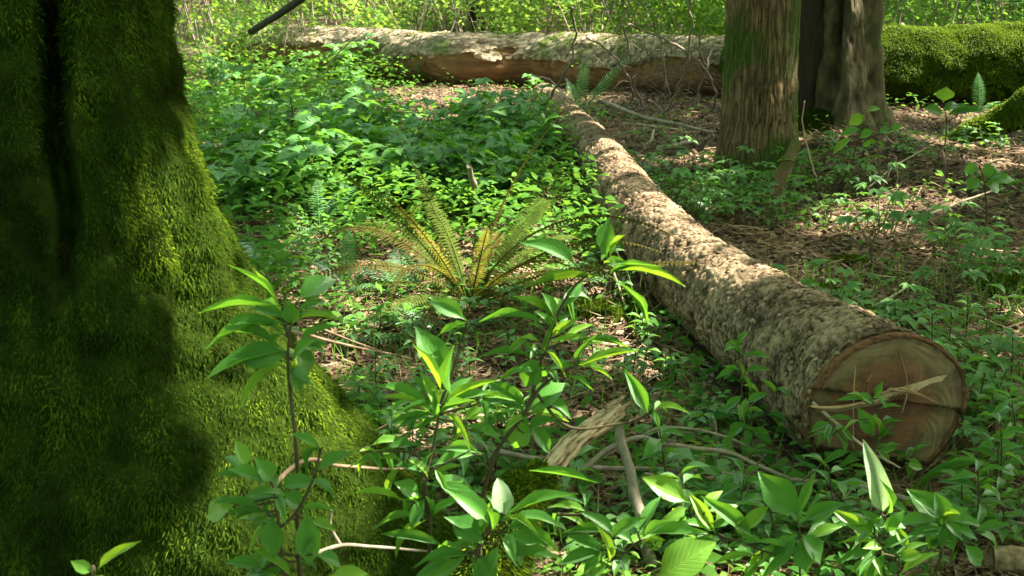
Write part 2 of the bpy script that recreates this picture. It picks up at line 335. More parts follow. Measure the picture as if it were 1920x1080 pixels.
# flakes of bark lifted off the surface
P, Nn = sample_on(V, F, 16000)
keep = Nn[:, 2] > -.5; P = P[keep]; Nn = Nn[keep]
fx = np.cross(Nn, rng.normal(size=Nn.shape)); fx /= np.linalg.norm(fx, axis=1)[:, None]; fy = np.cross(Nn, fx)
Zt = Nn+rng.normal(0, .25, Nn.shape); Zt /= np.linalg.norm(Zt, axis=1)[:, None]
fl = (np.array([(-.5, -.3, 0), (.4, -.4, .1), (.55, .25, .15), (-.35, .4, .05)]), np.array([(0, 1, 2, 3)]))
v2, f2, k = scatter(fl, P-off+Nn*.003, fx, fy, Zt, rng.uniform(.005, .019, len(P)))
link('bark_flakes', mesh('bark_flakes', v2, f2, M['bark_log'], False, tint=np.repeat(rng.uniform(.3, .95, len(P)), k)), log, kind='stuff')
for kx, ky, kr in ((1135, 330, .012), (1236, 452, .016), (1345, 560, .014), (1290, 500, .010), (1480, 690, .015), (1440, 600, .012)):
    r_ = ray(kx, ky); o_ = np.array([0, 0, CAMZ]); j = np.array([np.linalg.norm(np.cross(a_-o_, r_/np.linalg.norm(r_))) for a_ in A]).argmin()
    q = o_+r_/np.linalg.norm(r_)*(np.linalg.norm(A[j]-o_)-Rr[j]*.8); nrm = (q-A[j])/np.linalg.norm(q-A[j]); q = A[j]+nrm*Rr[j]
    link('branch_stub', mesh('branch_stub', *tube([q-nrm*.02-off, q+nrm*.012-off, q+nrm*.03-off], [kr*1.6, kr, kr*.85], 9, 2), M['bark_log'], tint=None), log)
# sawn end: heightfield on a disc, upper cut, splintered hinge ledge, lower notch
Dn, Un, Vn = frame_axis(A); De, Ue, Ve = Dn[-1], Un[-1], Vn[-1]
face_n = De*.97+np.array([.22, 0, .05]); face_n /= np.linalg.norm(face_n)
nr, na = 46, 150; ring_r = d.reshape(len(A), 190)[-1]
thv = np.linspace(0, 2*np.pi, na, endpoint=False); ring_s = np.convolve(np.tile(ring_r, 3), np.ones(15)/15, 'same')[190:380]; rl = Rr[-1]+np.interp(thv, np.linspace(0, 2*np.pi, 190, endpoint=False), ring_s)+.003*np.sin(3*thv)+.004*np.cos(2*thv+1)+.0022*vnoise(np.stack([np.cos(thv)*9, np.sin(thv)*9, thv*0], -1), 1, 9)
def cut_h(u, v):                                      # u right, v up, in units of the radius ~.236
    led = v-(.16+.21*u)
    h = .012*(led > 0)-.020*(led < 0)
    h = h-.34*np.clip((-.60-v+.22*u), 0, 1)
    h = h+.0022*np.sin(v*160+3*np.sin(u*4))*(led < 0)+.0015*np.sin((v*.8+u*.6)*190)*(led > 0)
    return h
def cutpts(fr, n_r, rmul=1.0):
    rr = np.linspace(0, 1, n_r)[:, None]*rl[None]*rmul
    u = rr*np.cos(thv)[None]; v = rr*np.sin(thv)[None]
    h = cut_h(u/.236, v/.236)+.010
    return A[-1]+u[..., None]*Ue+v[..., None]*Ve+h[..., None]*De
m_, nt, out = mat('sawn_end'); L = nt.links.new
tc = N_(nt, 'ShaderNodeAttribute'); tc.attribute_name = 'tint'
nz = N_(nt, 'ShaderNodeTexNoise'); nz.inputs['Scale'].default_value = 9; nz.inputs['Detail'].default_value = 7
tcc = N_(nt, 'ShaderNodeTexCoord'); L(tcc.outputs['Object'], nz.inputs[0])
ad = N_(nt, 'ShaderNodeMath', operation='MULTIPLY_ADD'); ad.inputs[1].default_value = .22; L(nz.outputs[0], ad.inputs[0]); 
sb = N_(nt, 'ShaderNodeMath', operation='ADD'); sb.inputs[1].default_value = -.11; L(tc.outputs['Fac'], sb.inputs[0]); L(sb.outputs[0], ad.inputs[2])
c1 = ramp(nt, ad.outputs[0], [(.0, (.07, .024, .010)), (.35, (.105, .040, .014)), (.66, (.15, .070, .024)), (.76, (.12, .078, .030)), (.90, (.145, .105, .045)), (.97, (.10, .055, .03))])
wv = N_(nt, 'ShaderNodeMath', operation='SINE'); mu = N_(nt, 'ShaderNodeMath', operation='MULTIPLY'); mu.inputs[1].default_value = 190; L(ad.outputs[0], mu.inputs[0]); L(mu.outputs[0], wv.inputs[0])
mr = N_(nt, 'ShaderNodeMapRange'); mr.inputs[1].default_value = -1; mr.inputs[2].default_value = 1; mr.inputs[3].default_value = .90; mr.inputs[4].default_value = 1.06; L(wv.outputs[0], mr.inputs[0])
mc = N_(nt, 'ShaderNodeVectorMath', operation='SCALE'); L(c1, mc.inputs[0]); L(mr.outputs[0], mc.inputs['Scale'])
n3 = N_(nt, 'ShaderNodeTexNoise'); n3.inputs['Scale'].default_value = 60; mp3 = N_(nt, 'ShaderNodeMapping'); mp3.inputs['Scale'].default_value = (.15, 1, 1); L(tcc.outputs['Object'], mp3.inputs[0]); L(mp3.outputs[0], n3.inputs[0])
bb = N_(nt, 'ShaderNodeBump'); bb.inputs['Strength'].default_value = .7; bb.inputs['Distance'].default_value = .004; L(n3.outputs[0], bb.inputs['Height'])
pp = N_(nt, 'ShaderNodeBsdfPrincipled'); pp.inputs['Roughness'].default_value = .8; n4 = N_(nt, 'ShaderNodeTexNoise'); n4.inputs['Scale'].default_value = 14; n4.inputs['Detail'].default_value = 8; n4.inputs['Roughness'].default_value = .7; L(tcc.outputs['Object'], n4.inputs[0])
st4 = ramp(nt, n4.outputs[0], [(.36, (.45, .42, .40)), (.56, (1.05, 1.05, 1.05))]); mx4 = N_(nt, 'ShaderNodeMixRGB', blend_type='MULTIPLY'); mx4.inputs[0].default_value = 1; L(mc.outputs[0], mx4.inputs[1]); L(st4, mx4.inputs[2]); L(mx4.outputs[0], pp.inputs['Base Color']); L(bb.outputs[0], pp.inputs['Normal']); L(pp.outputs[0], out.inputs[0])
M['sawn'] = m_
CP = cutpts(0, nr, .945); ct = np.repeat(np.linspace(0, 1, nr)[:, None], na, 1)
uu = (ct*np.cos(thv)); vv = ct*np.sin(thv); ct = np.sqrt((uu-.1)**2*1.0+(vv-.05)**2)/1.0; ct = np.minimum(ct*.93, 1)*np.where(ct > -1, 1, 1)
edge = np.repeat(np.linspace(0, 1, nr)[:, None], na, 1); ct = ct*(1-edge**4)+edge**4*.93
link('sawn_face', mesh('sawn_face', CP.reshape(-1, 3)-off, grid_faces(nr, na), M['sawn'], tint=ct.reshape(-1)), log)
rim = []
for k, (rm, hh) in enumerate(((.945, .006), (.95, .012), (.975, .016), (1.0, .010), (1.01, -.004), (1.0, -.03))):
    u = rl*rm*np.cos(thv); v = rl*rm*np.sin(thv); h = cut_h(u/.236, v/.236)*1.0+hh+(.006+.003*k)*vnoise(np.stack([u*60, v*60, u*0+k], -1), 1, 5)
    rim.append(A[-1]+u[:, None]*Ue+v[:, None]*Ve+h[:, None]*De)
M['rim'] = woodmat('bark_rim', [(.2, (.04, .02, .012)), (.5, (.14, .065, .03)), (.8, (.26, .14, .07))], ns=50, bump=1)
link('bark_rim', mesh('bark_rim', np.array(rim).reshape(-1, 3)-off, grid_faces(6, na), M['rim']), log)
def cp(px, py, extra=.01):                            # point on the cut plane seen at a pixel
    r = ray(px, py); o = np.array([0, 0, CAMZ]); p0 = A[-1]+De*extra
    return o+r*(np.dot(p0-o, De)/np.dot(r, De))
M['splinter'] = woodmat('torn_splinter', [(.2, (.20, .12, .06)), (.5, (.34, .22, .12)), (.8, (.46, .33, .19))], ns=30, bump=.5)
M['ledge'] = woodmat('torn_ledge', [(.2, (.30, .20, .11)), (.5, (.46, .34, .20)), (.8, (.6, .48, .32))], ns=40, bump=1)
pa = [(1528, 768), (1560, 766), (1600, 757), (1640, 745), (1680, 728), (1720, 718), (1755, 708), (1775, 702)]
lowr = [(1530, 771), (1562, 771), (1602, 763), (1641, 756), (1682, 745), (1722, 737), (1757, 723), (1778, 709)]
Vs = [tuple(cp(x, y+random.uniform(-2, 2), .026)-off) for x, y in pa]+[tuple(cp(x, y+random.uniform(-2, 2), .020)-off) for x, y in lowr]+[tuple(cp(x, y+4, -.012)-off) for x, y in lowr]
n8 = len(pa); Fs = [(i, i+1, n8+i+1, n8+i) for i in range(n8-1)]+[(n8+i, n8+i+1, 2*n8+i+1, 2*n8+i) for i in range(n8-1)]
link('hinge_ledge', mesh('hinge_ledge', Vs, Fs, M['ledge'], False), log)
M['spl2'] = woodmat('orange_splinter', [(.2, (.12, .05, .02)), (.8, (.26, .13, .06))], ns=30)
for pts, w, mm in (([(1655, 735), (1700, 733), (1760, 756)], .0045, 'splinter'), ([(1640, 742), (1690, 728), (1745, 748)], .004, 'splinter'), ([(1685, 655), (1697, 700), (1704, 730)], .004, 'spl2'),
                   ([(1704, 728), (1698, 750), (1691, 772)], .003, 'spl2'), ([(1604, 685), (1601, 730), (1600, 800), (1601, 860)], .0022, 'splinter'), ([(1637, 700), (1627, 715), (1628, 745)], .005, 'spl2'),
                   ([(1698, 700), (1700, 740), (1692, 775)], .0018, 'splinter'), ([(1655, 742), (1670, 730), (1690, 735)], .006, 'splinter'), ([(1520, 762), (1545, 765), (1590, 762), (1620, 752)], .006, 'splinter')):
    link('splinter', mesh('splinter', *cat_all([tube([cp(x, y, .035+.01*i)-off for i, (x, y) in enumerate(pts)], [w*.6]+[w]*(len(pts)-2)+[w*.3], 4, 3)]), M[mm]), log)

# fallen logs at the back
def big_log(name, label, pts, nv, nm, matn, dispf, moff=0):
    ax = np.array([p[:3] for p in pts]); rr = np.array([p[3] for p in pts])
    Aa = catmull(ax, nm); R_ = np.interp(np.linspace(0, len(rr)-1, len(Aa)), np.arange(len(rr)), rr)
    o = thing(name, label, 'log', (ax[0][0], ax[0][1], T(ax[0][0], ax[0][1])))
    return o, Aa, R_, np.array([ax[0][0], ax[0][1], T(ax[0][0], ax[0][1])])
def pl(px, ty, by):                                   # axis point+radius of a log seen side-on with top/bottom rows
    d = None; b = gp(px, by); dep = b[1]*math.cos(PITCH)+(CAMZ-b[2])*math.sin(PITCH)
    r = (by-ty)/FPX*dep/2; yy = b[1]+r*.35; x = (px-960)/FPX*(yy*math.cos(PITCH)+(CAMZ-r)*math.sin(PITCH))
    return (x, yy, b[2]+r*.97, r)
ptsA = [pl(440, 64, 128), pl(560, 56, 140), pl(700, 62, 148), pl(850, 68, 158), pl(1000, 70, 163), pl(1120, 70, 172), pl(1225, 74, 176), pl(1300, 76, 180), pl(1365, 78, 183)]
o, Aa, Ra, offA = big_log('fallen_log', 'old fallen log with sunlit peeling pale bark and orange rotten underside across the back', ptsA, 0, 40, None, None)
def dispA(P, th, s, R):
    # bark shell on top, torn edge lower down, bare wood below
    base = fbm(P*np.array([.5, 1, 1]), 7, 51, 3)*.018+vnoise(P*np.array([.3, 1, 1]), 22, 55)*.014-.03*np.clip(.18-np.abs(vnoise(P*np.array([.25, 1, 1]), 9, 58)), 0, 1)*1.5
    ang = (th+np.pi/2) % (2*np.pi)-np.pi              # 0 = top
    front = np.where((np.sin(th) > .22+.30*vnoise(np.stack([s*1.7, th*0, th*0], -1), 1, 61)+.16*vnoise(np.stack([s*7, th*3, th*0], -1), 1, 62)) & (vnoise(np.stack([s*2.2, th*2, th*0], -1), 1, 64) < .62), 1, 0)
    global FR; FR = front.reshape(-1)
    return base*(.5+.5*front)+front*.028
V, F, d, dirs = lofted(Aa, Ra, 110, dispA)
tA = np.clip(.5+d*10, 0, 1)
onbark = (np.sin(np.tile(np.linspace(0, 2*np.pi, 110, endpoint=False), len(Aa))) > 0)
S_ = FR.astype(float)
fm = S_[F].mean(1) > .5
def submesh(V, F, t): 
    u, inv = np.unique(F, return_inverse=True); return V[u], inv.reshape(F.shape), t[u]
vb, fb, tb = submesh(V-offA, F[fm], tA); link('bark', mesh('bark', vb, fb, M['bark_old'], tint=tb), o)
vb, fb, tb = submesh(V-offA, F[~fm], tA); link('bare_wood', mesh('bare_wood', vb, fb, M['rot'], tint=tb), o)
P, Nn = sample_on(V, F[fm], 7000); fx = np.array([1, 0, 0])+rng.normal(0, .3, Nn.shape); fx -= Nn*(fx*Nn).sum(1)[:, None]; fx /= np.linalg.norm(fx, axis=1)[:, None]; Zt = Nn+rng.normal(0, .15, Nn.shape); Zt /= np.linalg.norm(Zt, axis=1)[:, None]
v2, f2, k = scatter((np.array([(-.8, -.3, 0), (.7, -.4, .15), (.9, .25, .2), (-.6, .4, .05)]), np.array([(0, 1, 2, 3)])), P-offA+Nn*.006, fx, np.cross(Nn, fx), Zt, rng.uniform(.012, .05, len(P)))
link('bark_flakes', mesh('bark_flakes', v2, f2, M['bark_old'], False, tint=np.repeat(rng.uniform(.45, 1.25, len(P)), k)), o, kind='stuff')
endr = V.reshape(len(Aa), 110, 3)[-1]-offA; cen = endr.mean(0); 
rings = [endr+(cen-endr)*t+Dn[0]*0+np.array([1, 0, 0])*(.05*math.sin(t*9)+.03*t) for t in (0, .2, .45, .7, 1.0)]
rings = np.array(rings)+np.array([1, 0, 0])*.03*vnoise(np.array(rings), 12, 4)[..., None]
link('broken_end', mesh('broken_end', rings.reshape(-1, 3), grid_faces(5, 110), M['rot']), o)
endr = V.reshape(len(Aa), 110, 3)[0]-offA; cen = endr.mean(0); rings = np.array([endr+(cen-endr)*t-np.array([1, 0, 0])*.1*t for t in (0, .4, 1)])
link('broken_end', mesh('broken_end', rings.reshape(-1, 3), grid_faces(3, 110), M['rot']), o)
P, Nn = sample_on(V, F, 60000)
u = (P[:, 0]-V[:, 0].min())/(V[:, 0].max()-V[:, 0].min()); nn = fbm(P, 4, 71, 3)
k = (Nn[:, 2] > .25) & ((nn > .28-.9*(u < .22)*1.0-.7*(u > .8)) & ((u < .3) | (u > .76) | (nn > .42)))
P, Nn = P[k], Nn[k]; v2, f2, t2 = blades(P-offA, Nn, .03, .004, .3, .5)
link('moss_tufts', mesh('moss_tufts', v2, f2, M['moss2'], tint=t2), o, kind='stuff')

ptsB = [pl(1385, 66, 186), pl(1450, 62, 188), pl(1640, 58, 194), pl(1800, 54, 198), pl(1960, 48, 205), pl(2200, 44, 214)]
o, Ab, Rb, offB = big_log('mossy_fallen_log', 'thick fallen log under green moss behind the right hand trees', ptsB, 0, 30, None, None)
V, F, d, dirs = lofted(Ab, Rb, 90, lambda P, th, s, R: fbm(P, 3.5, 81, 3)*.05)
link('trunk', mesh('trunk', V-offB, F, M['mossbase']), o)
er = V.reshape(len(Ab), 90, 3); 
for e_ in (0, -1):
    endr = er[e_]-offB; cen = endr.mean(0); rings = np.array([endr+(cen-endr)*t for t in (0, .5, 1)])
    link('log_end', mesh('log_end', rings.reshape(-1, 3), grid_faces(3, 90), M['dark']), o)
P, Nn = sample_on(V, F, 190000); nn = fbm(P, 3, 85, 3)
k = (Nn[:, 2]+.25*nn > -.32) & (Nn[:, 1] < .6); P, Nn = P[k], Nn[k]
v2, f2, t2 = blades(P-offB, Nn, .024, .0038, .6, .6, tint=np.clip(.35+.5*fbm(P, 5, 88, 2)+rng.normal(0, .2, len(P)), 0, 1))
link('moss', mesh('moss', v2, f2, M['moss2'], tint=t2), o, kind='stuff')

# ================================================================ STANDING TREES
def stem_mesh(cx, cy, zs, Rf, nv, disp, tintf, base=0):
    th = np.linspace(0, 2*np.pi, nv, endpoint=False); Zz = zs[:, None]+0*th[None]; TH = th[None]+0*zs[:, None]
    r = Rf(TH, Zz); P = np.stack([r*np.cos(TH), r*np.sin(TH), Zz], -1)
    d = disp(P, TH, Zz); r2 = r+d-(.040 if nv == 420 else 0); P = np.stack([r2*np.cos(TH), r2*np.sin(TH), Zz], -1)
    return P.reshape(-1, 3), grid_faces(len(zs), nv), d.reshape(-1)
def shade_crown(parent, off, P, sc, name='shade_crown'):
    X_, Y_, Z_ = rotmats(len(P), .55); v, f, k = scatter(KITE, P-off, X_, Y_, Z_, sc)
    link(name, mesh(name, v, f, M['canopy'], False, tint=np.repeat(rng.random(len(P)), k)), parent, kind='stuff')
# --- big mossy maple on the left
cx, cy = -1.05, 3.25
mt = thing('mossy_tree', 'huge tree trunk wrapped in shaggy green moss filling the left side', 'tree', (cx, cy, 0)); offM = np.array([cx, cy, 0])
zs = np.concatenate([np.linspace(-.15, 1.9, 250), np.linspace(1.95, 9, 60)])
def RM(th, z):
    zr = np.clip(z, -.2, 1.6)
    right = np.interp(zr, [-.15, .1, .25, .42, .6, .775, .97, 1.2, 1.44], [1.12, .98, .86, .72, .555, .445, .378, .305, .275])
    front = np.interp(zr, [-.15, .1, .42, .775, 1.44], [.62, .52, .43, .38, .34])
    left = np.interp(zr, [-.15, .42, 1.44], [.75, .5, .42])
    c = np.cos(th); s = np.sin(th)
    wr = np.clip(np.cos(th+.10), 0, 1)**np.interp(zr, [0, .5, 1.4], [4.0, 3.0, 1.2]); wl = np.clip(-c, 0, 1)**1.5
    r = front*(1-np.clip(wr+wl, 0, 1))+right*wr+left*wl
    r = r*np.where(z > 1.44, 1-.045*(z-1.44), 1)
    for a0, w0, dp in ((-1.27, .15, .20), (2.2, .3, .06), (.9, .3, .05)):  # fissure between the two stems, fading at the foot
        dd = (th-a0-.07*vnoise(np.stack([z*5, th*0, th*0], -1), 1, 7)+np.pi) % (2*np.pi)-np.pi
        dep = dp*np.clip((z-.80-.15*(dd))/.45, 0, 1); ww = w0*np.clip(.25+(z-.8)*1.0, .3, 1.3)
        r = r-dep*np.exp(-(dd/ww)**4)
    dd = (th+.55+np.pi) % (2*np.pi)-np.pi; r = r-.05*np.exp(-(dd/.2)**2)*np.exp(-((z-.5)/.5)**2)
    return r
def dM(P, th, z):
    return fbm(P+7, 5, 91, 3)*.030+np.abs(vnoise(P*np.array([1, 1, .6]), 13, 95))*.030
V, F, d = stem_mesh(cx, cy, zs, RM, 420, dM, None)
link('trunk', mesh('trunk', V, F, M['mossbase']), mt)
P, Nn = sample_on(V, F, 780000)
k = (P[:, 2] < 2.1) & ((Nn[:, 1] < .35) | (Nn[:, 0] > .2)) & (P[:, 0]+cx > -1.35); P, Nn = P[k], Nn[k]
angp = np.arctan2(P[:, 1], P[:, 0]); dd = (angp+1.27+np.pi) % (2*np.pi)-np.pi
k = (rng.random(len(P)) < 1-.93*((np.abs(dd) < .13) & (P[:, 2] > .95))); P, Nn = P[k], Nn[k]
tt = np.clip(.36+.45*fbm(P, 3.2, 101, 2)+.35*fbm(P*np.array([1, 1, .5]), 15, 103, 2)+rng.normal(0, .12, len(P)), 0, 1)
clump = .5+.5*vnoise(P, 22, 105)
v2, f2, t2 = blades(P, Nn, (.008+.016*clump**2+.003*(P[:, 2] < .6))[:, None], .0015, .8, .45, out=.55, tint=tt)
link('moss', mesh('moss', v2, f2, M['moss'], tint=t2), mt, kind='stuff')
print('moss blades', len(P))
for s_ in range(6):                                   # limbs carrying the crown
    a = s_*1.05+.3; z0 = 4.5+.6*s_
    link('limb', mesh('limb', *tube([(0, 0, z0), (1.2*math.cos(a), 1.2*math.sin(a), z0+1.1), (3*math.cos(a), 3*math.sin(a), z0+1.9), (4.6*math.cos(a), 4.6*math.sin(a), z0+2.2)], [.12, .08, .05, .015], 7, 4), M['mossbase']), mt)

# --- cedar
bx = gp(1425, 338); 
ct_ = thing('cedar_tree', 'straight cedar trunk with deeply furrowed stringy brown bark and moss near its base', 'tree', (bx[0], bx[1]+.2, 0)); offC = np.array([bx[0], bx[1]+.2, 0])
zs = np.concatenate([np.linspace(-.1, 2.0, 160), np.linspace(2.05, 11, 60)])
def RC(th, z): 
    r = np.interp(z, [-.1, .05, .3, .7, 1.6, 11], [.335, .29, .252, .238, .232, .12])
    return r*(1+.05*np.cos(3*th+1)*np.exp(-z*1.5)+.03*np.cos(5*th))
def dC(P, th, z):
    w = th*24+2.2*vnoise(np.stack([th*2.5, z*5, z*0], -1), 1, 111)
    fur = np.abs(vnoise(np.stack([w*1.0, z*7, z*0], -1), 1, 113))
    return -.030*np.clip(.45-fur, 0, 1)-.012*np.clip(.3-np.abs(vnoise(P*np.array([1, 1, .45]), 30, 119)), 0, 1)+.006*vnoise(P*np.array([1, 1, .3]), 40, 115)
V, F, d = stem_mesh(0, 0, zs, RC, 460, dC, None)
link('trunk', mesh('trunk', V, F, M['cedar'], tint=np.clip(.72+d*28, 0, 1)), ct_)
P, Nn = sample_on(V, F, 60000); k = (P[:, 2] < 1.5) & (rng.random(len(P)) < np.clip(.75-P[:, 2]*.55+.5*fbm(P*np.array([1, 1, .4]), 5, 121, 2), 0, 1)**1.5) & (Nn[:, 1] < .4)
P, Nn = P[k], Nn[k]; v2, f2, t2 = blades(P, Nn, .014, .003, .6, .4)
link('moss', mesh('moss', v2, f2, M['moss'], tint=t2*.7), ct_, kind='stuff')
# --- snag with hollow, and the charred slab between
bx2 = gp(1582, 280)
sn = thing('hollow_snag', 'broken old stem with weathered fluted wood and a dark hollow right of the cedar', 'tree', (bx2[0], bx2[1]+.15, 0)); offS = np.array([bx2[0], bx2[1]+.15, 0])
def RS(th, z):
    r = np.interp(z, [-.1, .1, .35, .7, 1.4, 9], [.44, .33, .23, .165, .15, .10]); r = r*(1+.13*np.cos(4*th+.6)+.07*np.cos(7*th+z))
    dd = (th+2.2+np.pi) % (2*np.pi)-np.pi
    return r-.10*np.exp(-(dd/.35)**2)*np.clip((z-.25)/.2, 0, 1)+.06*np.exp(-(((th+.25+np.pi) % (2*np.pi)-np.pi)/.22)**2)
zs2 = np.concatenate([np.linspace(-.1, 2.0, 140), np.linspace(2.05, 8, 40)])
V, F, d = stem_mesh(0, 0, zs2, RS, 200, lambda P, th, z: .020*fbm(P*np.array([1, 1, .45]), 16, 131, 3)-.02*np.clip(.25-np.abs(vnoise(P*np.array([1, 1, .35]), 24, 133)), 0, 1), None)
link('trunk', mesh('trunk', V, F, M['snag'], tint=np.clip(.5+d*20, 0, 1)), sn)
V, F, d = stem_mesh(0, 0, zs2, lambda th, z: np.interp(z, [-.1, .3, 1, 8], [.30, .22, .20, .12])+0*th, 90, lambda P, th, z: .03*fbm(P*np.array([1, 1, .2]), 12, 137, 3), None)
link('charred_stem', mesh('charred_stem', V+np.array([-.33, .10, 0]), F, M['dark']), sn)
# mossy root foot
th = np.linspace(0, 2*np.pi, 90, endpoint=False); zz = np.linspace(0, 1, 26)
rr = (1-zz**1.5)[:, None]*np.array([1]); Pm = np.stack([(.46*(1-zz[:, None]**2))*np.cos(th)-.20, (.36*(1-zz[:, None]**2))*np.sin(th)-.14, -.08+.40*zz[:, None]+0*th], -1)
Pm = Pm+Pm*0+np.stack([fbm(Pm, 6, 141)*.04]*3, -1); Vf = Pm.reshape(-1, 3); Ff = grid_faces(26, 90)
link('root_foot', mesh('root_foot', Vf, Ff, M['mossbase']), sn)
P, Nn = sample_on(Vf, Ff, 40000); v2, f2, t2 = blades(P, Nn, .03, .004, .5, .4)
link('moss', mesh('moss', v2, f2, M['moss'], tint=t2*.8), sn, kind='stuff')

# --- trunks and saplings beyond the logs
def far_tree(name, label, px, by, w, lean=0, h=9, mt_='cedar', group=None):
    b = gp(px, by); r = w/2/FPX*b[1]
    o = thing(name, label, 'tree', (b[0], b[1], b[2]), group)
    zz = np.linspace(-.1, h, 30); pts = [(lean*z, 0, z) for z in np.linspace(-.1, h, 6)]
    V, F = tube(pts, [r*1.35, r, r*.95, r*.85, r*.7, r*.4], 14, 6, .03, int(px))
    link('trunk', mesh('trunk', V, F, M[mt_], tint=np.full(len(V), .4)), o)
    return o, b
FT = [far_tree('back_tree', 'mossy brown trunk standing behind the thick mossy log at upper right', 1795, 20, 70, 0, 10)[0],
      far_tree('back_tree', 'dark leaning trunk rising behind the middle of the sunlit fallen log', 905, 66, 22, -.26, 8, 'dark')[0],
      far_tree('back_tree', 'slender dark trunk just right of the leaning one behind the log', 925, 64, 16, -.12, 8, 'dark')[0],
      far_tree('back_tree', 'pair mate trunk, upright and brown, right of the slender dark one', 955, 60, 26, .02, 8, 'snag')[0],
      far_tree('back_tree', 'thin upright brown trunk near the small sunny leaves behind the log', 985, 58, 14, .06, 8, 'snag')[0],
      far_tree('back_tree', 'shaded tree trunk directly left of the big cedar, behind the brush', 1320, 25, 34, .01, 10, 'cedar')[0],
      far_tree('back_tree', 'narrow shaded trunk in the dark woods above the mossy log', 1690, 10, 26, .03, 10, 'dark')[0],
      far_tree('back_tree', 'shaded slim trunk at the extreme upper right corner', 1905, 12, 30, -.03, 10, 'cedar')[0],
      far_tree('back_tree', 'grey trunk in the brush at upper left above the log end', 455, 12, 20, .05, 8, 'snag')[0]]
# unseen trees added outside the picture to carry the shading crowns
off_trees = []
for (x, y, h, r, lab) in ((9.5, 3.0, 12, .26, 'tall maple standing outside the picture to the right of the felled log'), (8.4, 15.0, 13, .28, 'tall maple outside the picture beyond the mossy arching root'),
                          (4.5, -1.2, 11, .24, 'maple standing to the right behind the camera'), (-3.9, 9.0, 11, .22, 'maple hidden behind the big mossy trunk'),
                          (9.5, 17.0, 14, .3, 'tall fir far to the right behind the mossy log')):
    o = thing('shade_tree', lab, 'tree', (x, y, T(x, y)))
    V, F = tube([(0, 0, -.1), (.05, 0, h*.3), (-.1, .1, h*.65), (0, 0, h)], [r*1.3, r, r*.7, r*.2], 16, 8, .04, int(x*10))
    link('trunk', mesh('trunk', V, F, M['cedar'], tint=np.full(len(V), .4)), o)
    for k in range(7):
        a = k*2.4; z0 = h*.5+k*h*.05; Lr = 3.6-.25*k
        link('limb', mesh('limb', *tube([(0, 0, z0), (Lr*.5*math.cos(a), Lr*.5*math.sin(a), z0+.7), (Lr*math.cos(a), Lr*math.sin(a), z0+.9)], [.07, .045, .012], 6, 4), M['stem']), o)
    off_trees.append((o, np.array([x, y, T(x, y)])))

# ================================================================ CANOPY: crown leaves, added out of view, gaps cut to place the sun patches
def sh(p):                                            # shadow-plane point (z=0) along the sun
    return p[:2]-sdir[:2]*p[2]/sdir[2]
lit = []                                              # (x, y, rx, ry, strength)
def Lp(p, rx, ry, s=1.0): q = sh(np.asarray(p, float)); lit.append((q[0], q[1], rx+.04, ry+.04, s))
Lp(gp(850, 178), 1.25, .75); Lp(gp(760, 200), .7, .4, .6)
for px in range(500, 1130, 55): Lp(at(px, 78, 14.5), .55, .65, 1.0)
Lp(at(1080, 85, 14.2), .3, .3, .5); Lp(at(1200, 95, 14.0), .25, .25, .4)
Lp(gp(880, 500), .55, .8, 1); Lp(gp(780, 560), .5, .3, 1); Lp(gp(1060, 520), .30, .45, 1); Lp(gp(1130, 560), .3, .25, .7); Lp(gp(800, 470), .3, .4, .9)
Lp(gp(760, 700), .3, .15, .9)
Lp(gp(1085, 232, .2), .16, .12, 1); Lp(gp(1115, 290, .26), .2, .30, 1); Lp(gp(1150, 330, .26), .16, .14, .7)
Lp(gp(1275, 480, .32), .17, .20, 1); Lp(gp(1400, 545, .34), .20, .14, .9); Lp(gp(1330, 620, .3), .22, .3, .55); Lp(gp(1560, 640, .4), .3, .2, .4)
Lp(at(635, 790, 3.05), .22, .25); Lp(at(600, 720, 3.1), .16, .22); Lp(at(535, 640, 3.15), .11, .18); Lp(at(470, 540, 3.2), .10, .2, 1); Lp(at(420, 420, 3.2), .09, .2, 1); Lp(at(370, 270, 3.2), .07, .2, 1); Lp(at(560, 850, 3.0), .1, .1, .7); Lp(at(620, 900, 2.9), .13, .13, .8); Lp(at(700, 960, 2.9), .1, .1, .7)
Lp(gp(1590, 430), .28, .35, 1); Lp(gp(1700, 385), .35, .25, 1); Lp(gp(1560, 520), .2, .2, .7); Lp(gp(1790, 480), .3, .2, .9); Lp(gp(1270, 290), .5, .3, .9); Lp(gp(1230, 250), .3, .2, .7); Lp(gp(1880, 620), .3, .25, .8)
Lp(at(1890, 222, 10.3), .6, .55, 1); Lp(at(1840, 240, 10.1), .5, .4, 1); Lp(at(1800, 95, 12.6), 1.3, .75, 1); Lp(at(1690, 100, 12.8), .5, .4, .8); Lp(at(1290, 90, 13.6), .45, .4, .6)
for px, py, d, r, s in ((1080, 620, 2.6, .16, 1), (1010, 640, 2.6, .12, .9), (820, 750, 2.5, .14, .9), (700, 850, 2.5, .12, 1), (1240, 920, 2.9, .14, 1), (1330, 950, 3.1, .2, .8), (1650, 880, 3.2, .10, 1), (1700, 1030, 2.9, .14, 1), (1260, 1050, 2.6, .14, 1), (1190, 660, 2.7, .12, 1),
                        (220, 1040, 2.0, .1, 1), (650, 1020, 2.6, .1, .8), (1070, 960, 2.7, .1, .7), (580, 530, 2.4, .06, .7), (930, 960, 2.6, .08, .6), (1600, 980, 3.0, .1, .9), (1800, 680, 5, .2, .6)):
    Lp(at(px, py, d), r, r, s)
lit = np.array(lit)
NI, NO = 330000, 75000
qx = np.concatenate([rng.uniform(-4.5, 7, NI), rng.uniform(-20, 12, NO)]); qy = np.concatenate([rng.uniform(.8, 15.5, NI), rng.uniform(-10, 33, NO)])
NC = NI+NO; outer = np.arange(NC) >= NI; inner_zone = (qx > -4.5) & (qx < 7) & (qy > .8) & (qy < 15.5)
hz = rng.uniform(5.2, 7.8, NC)
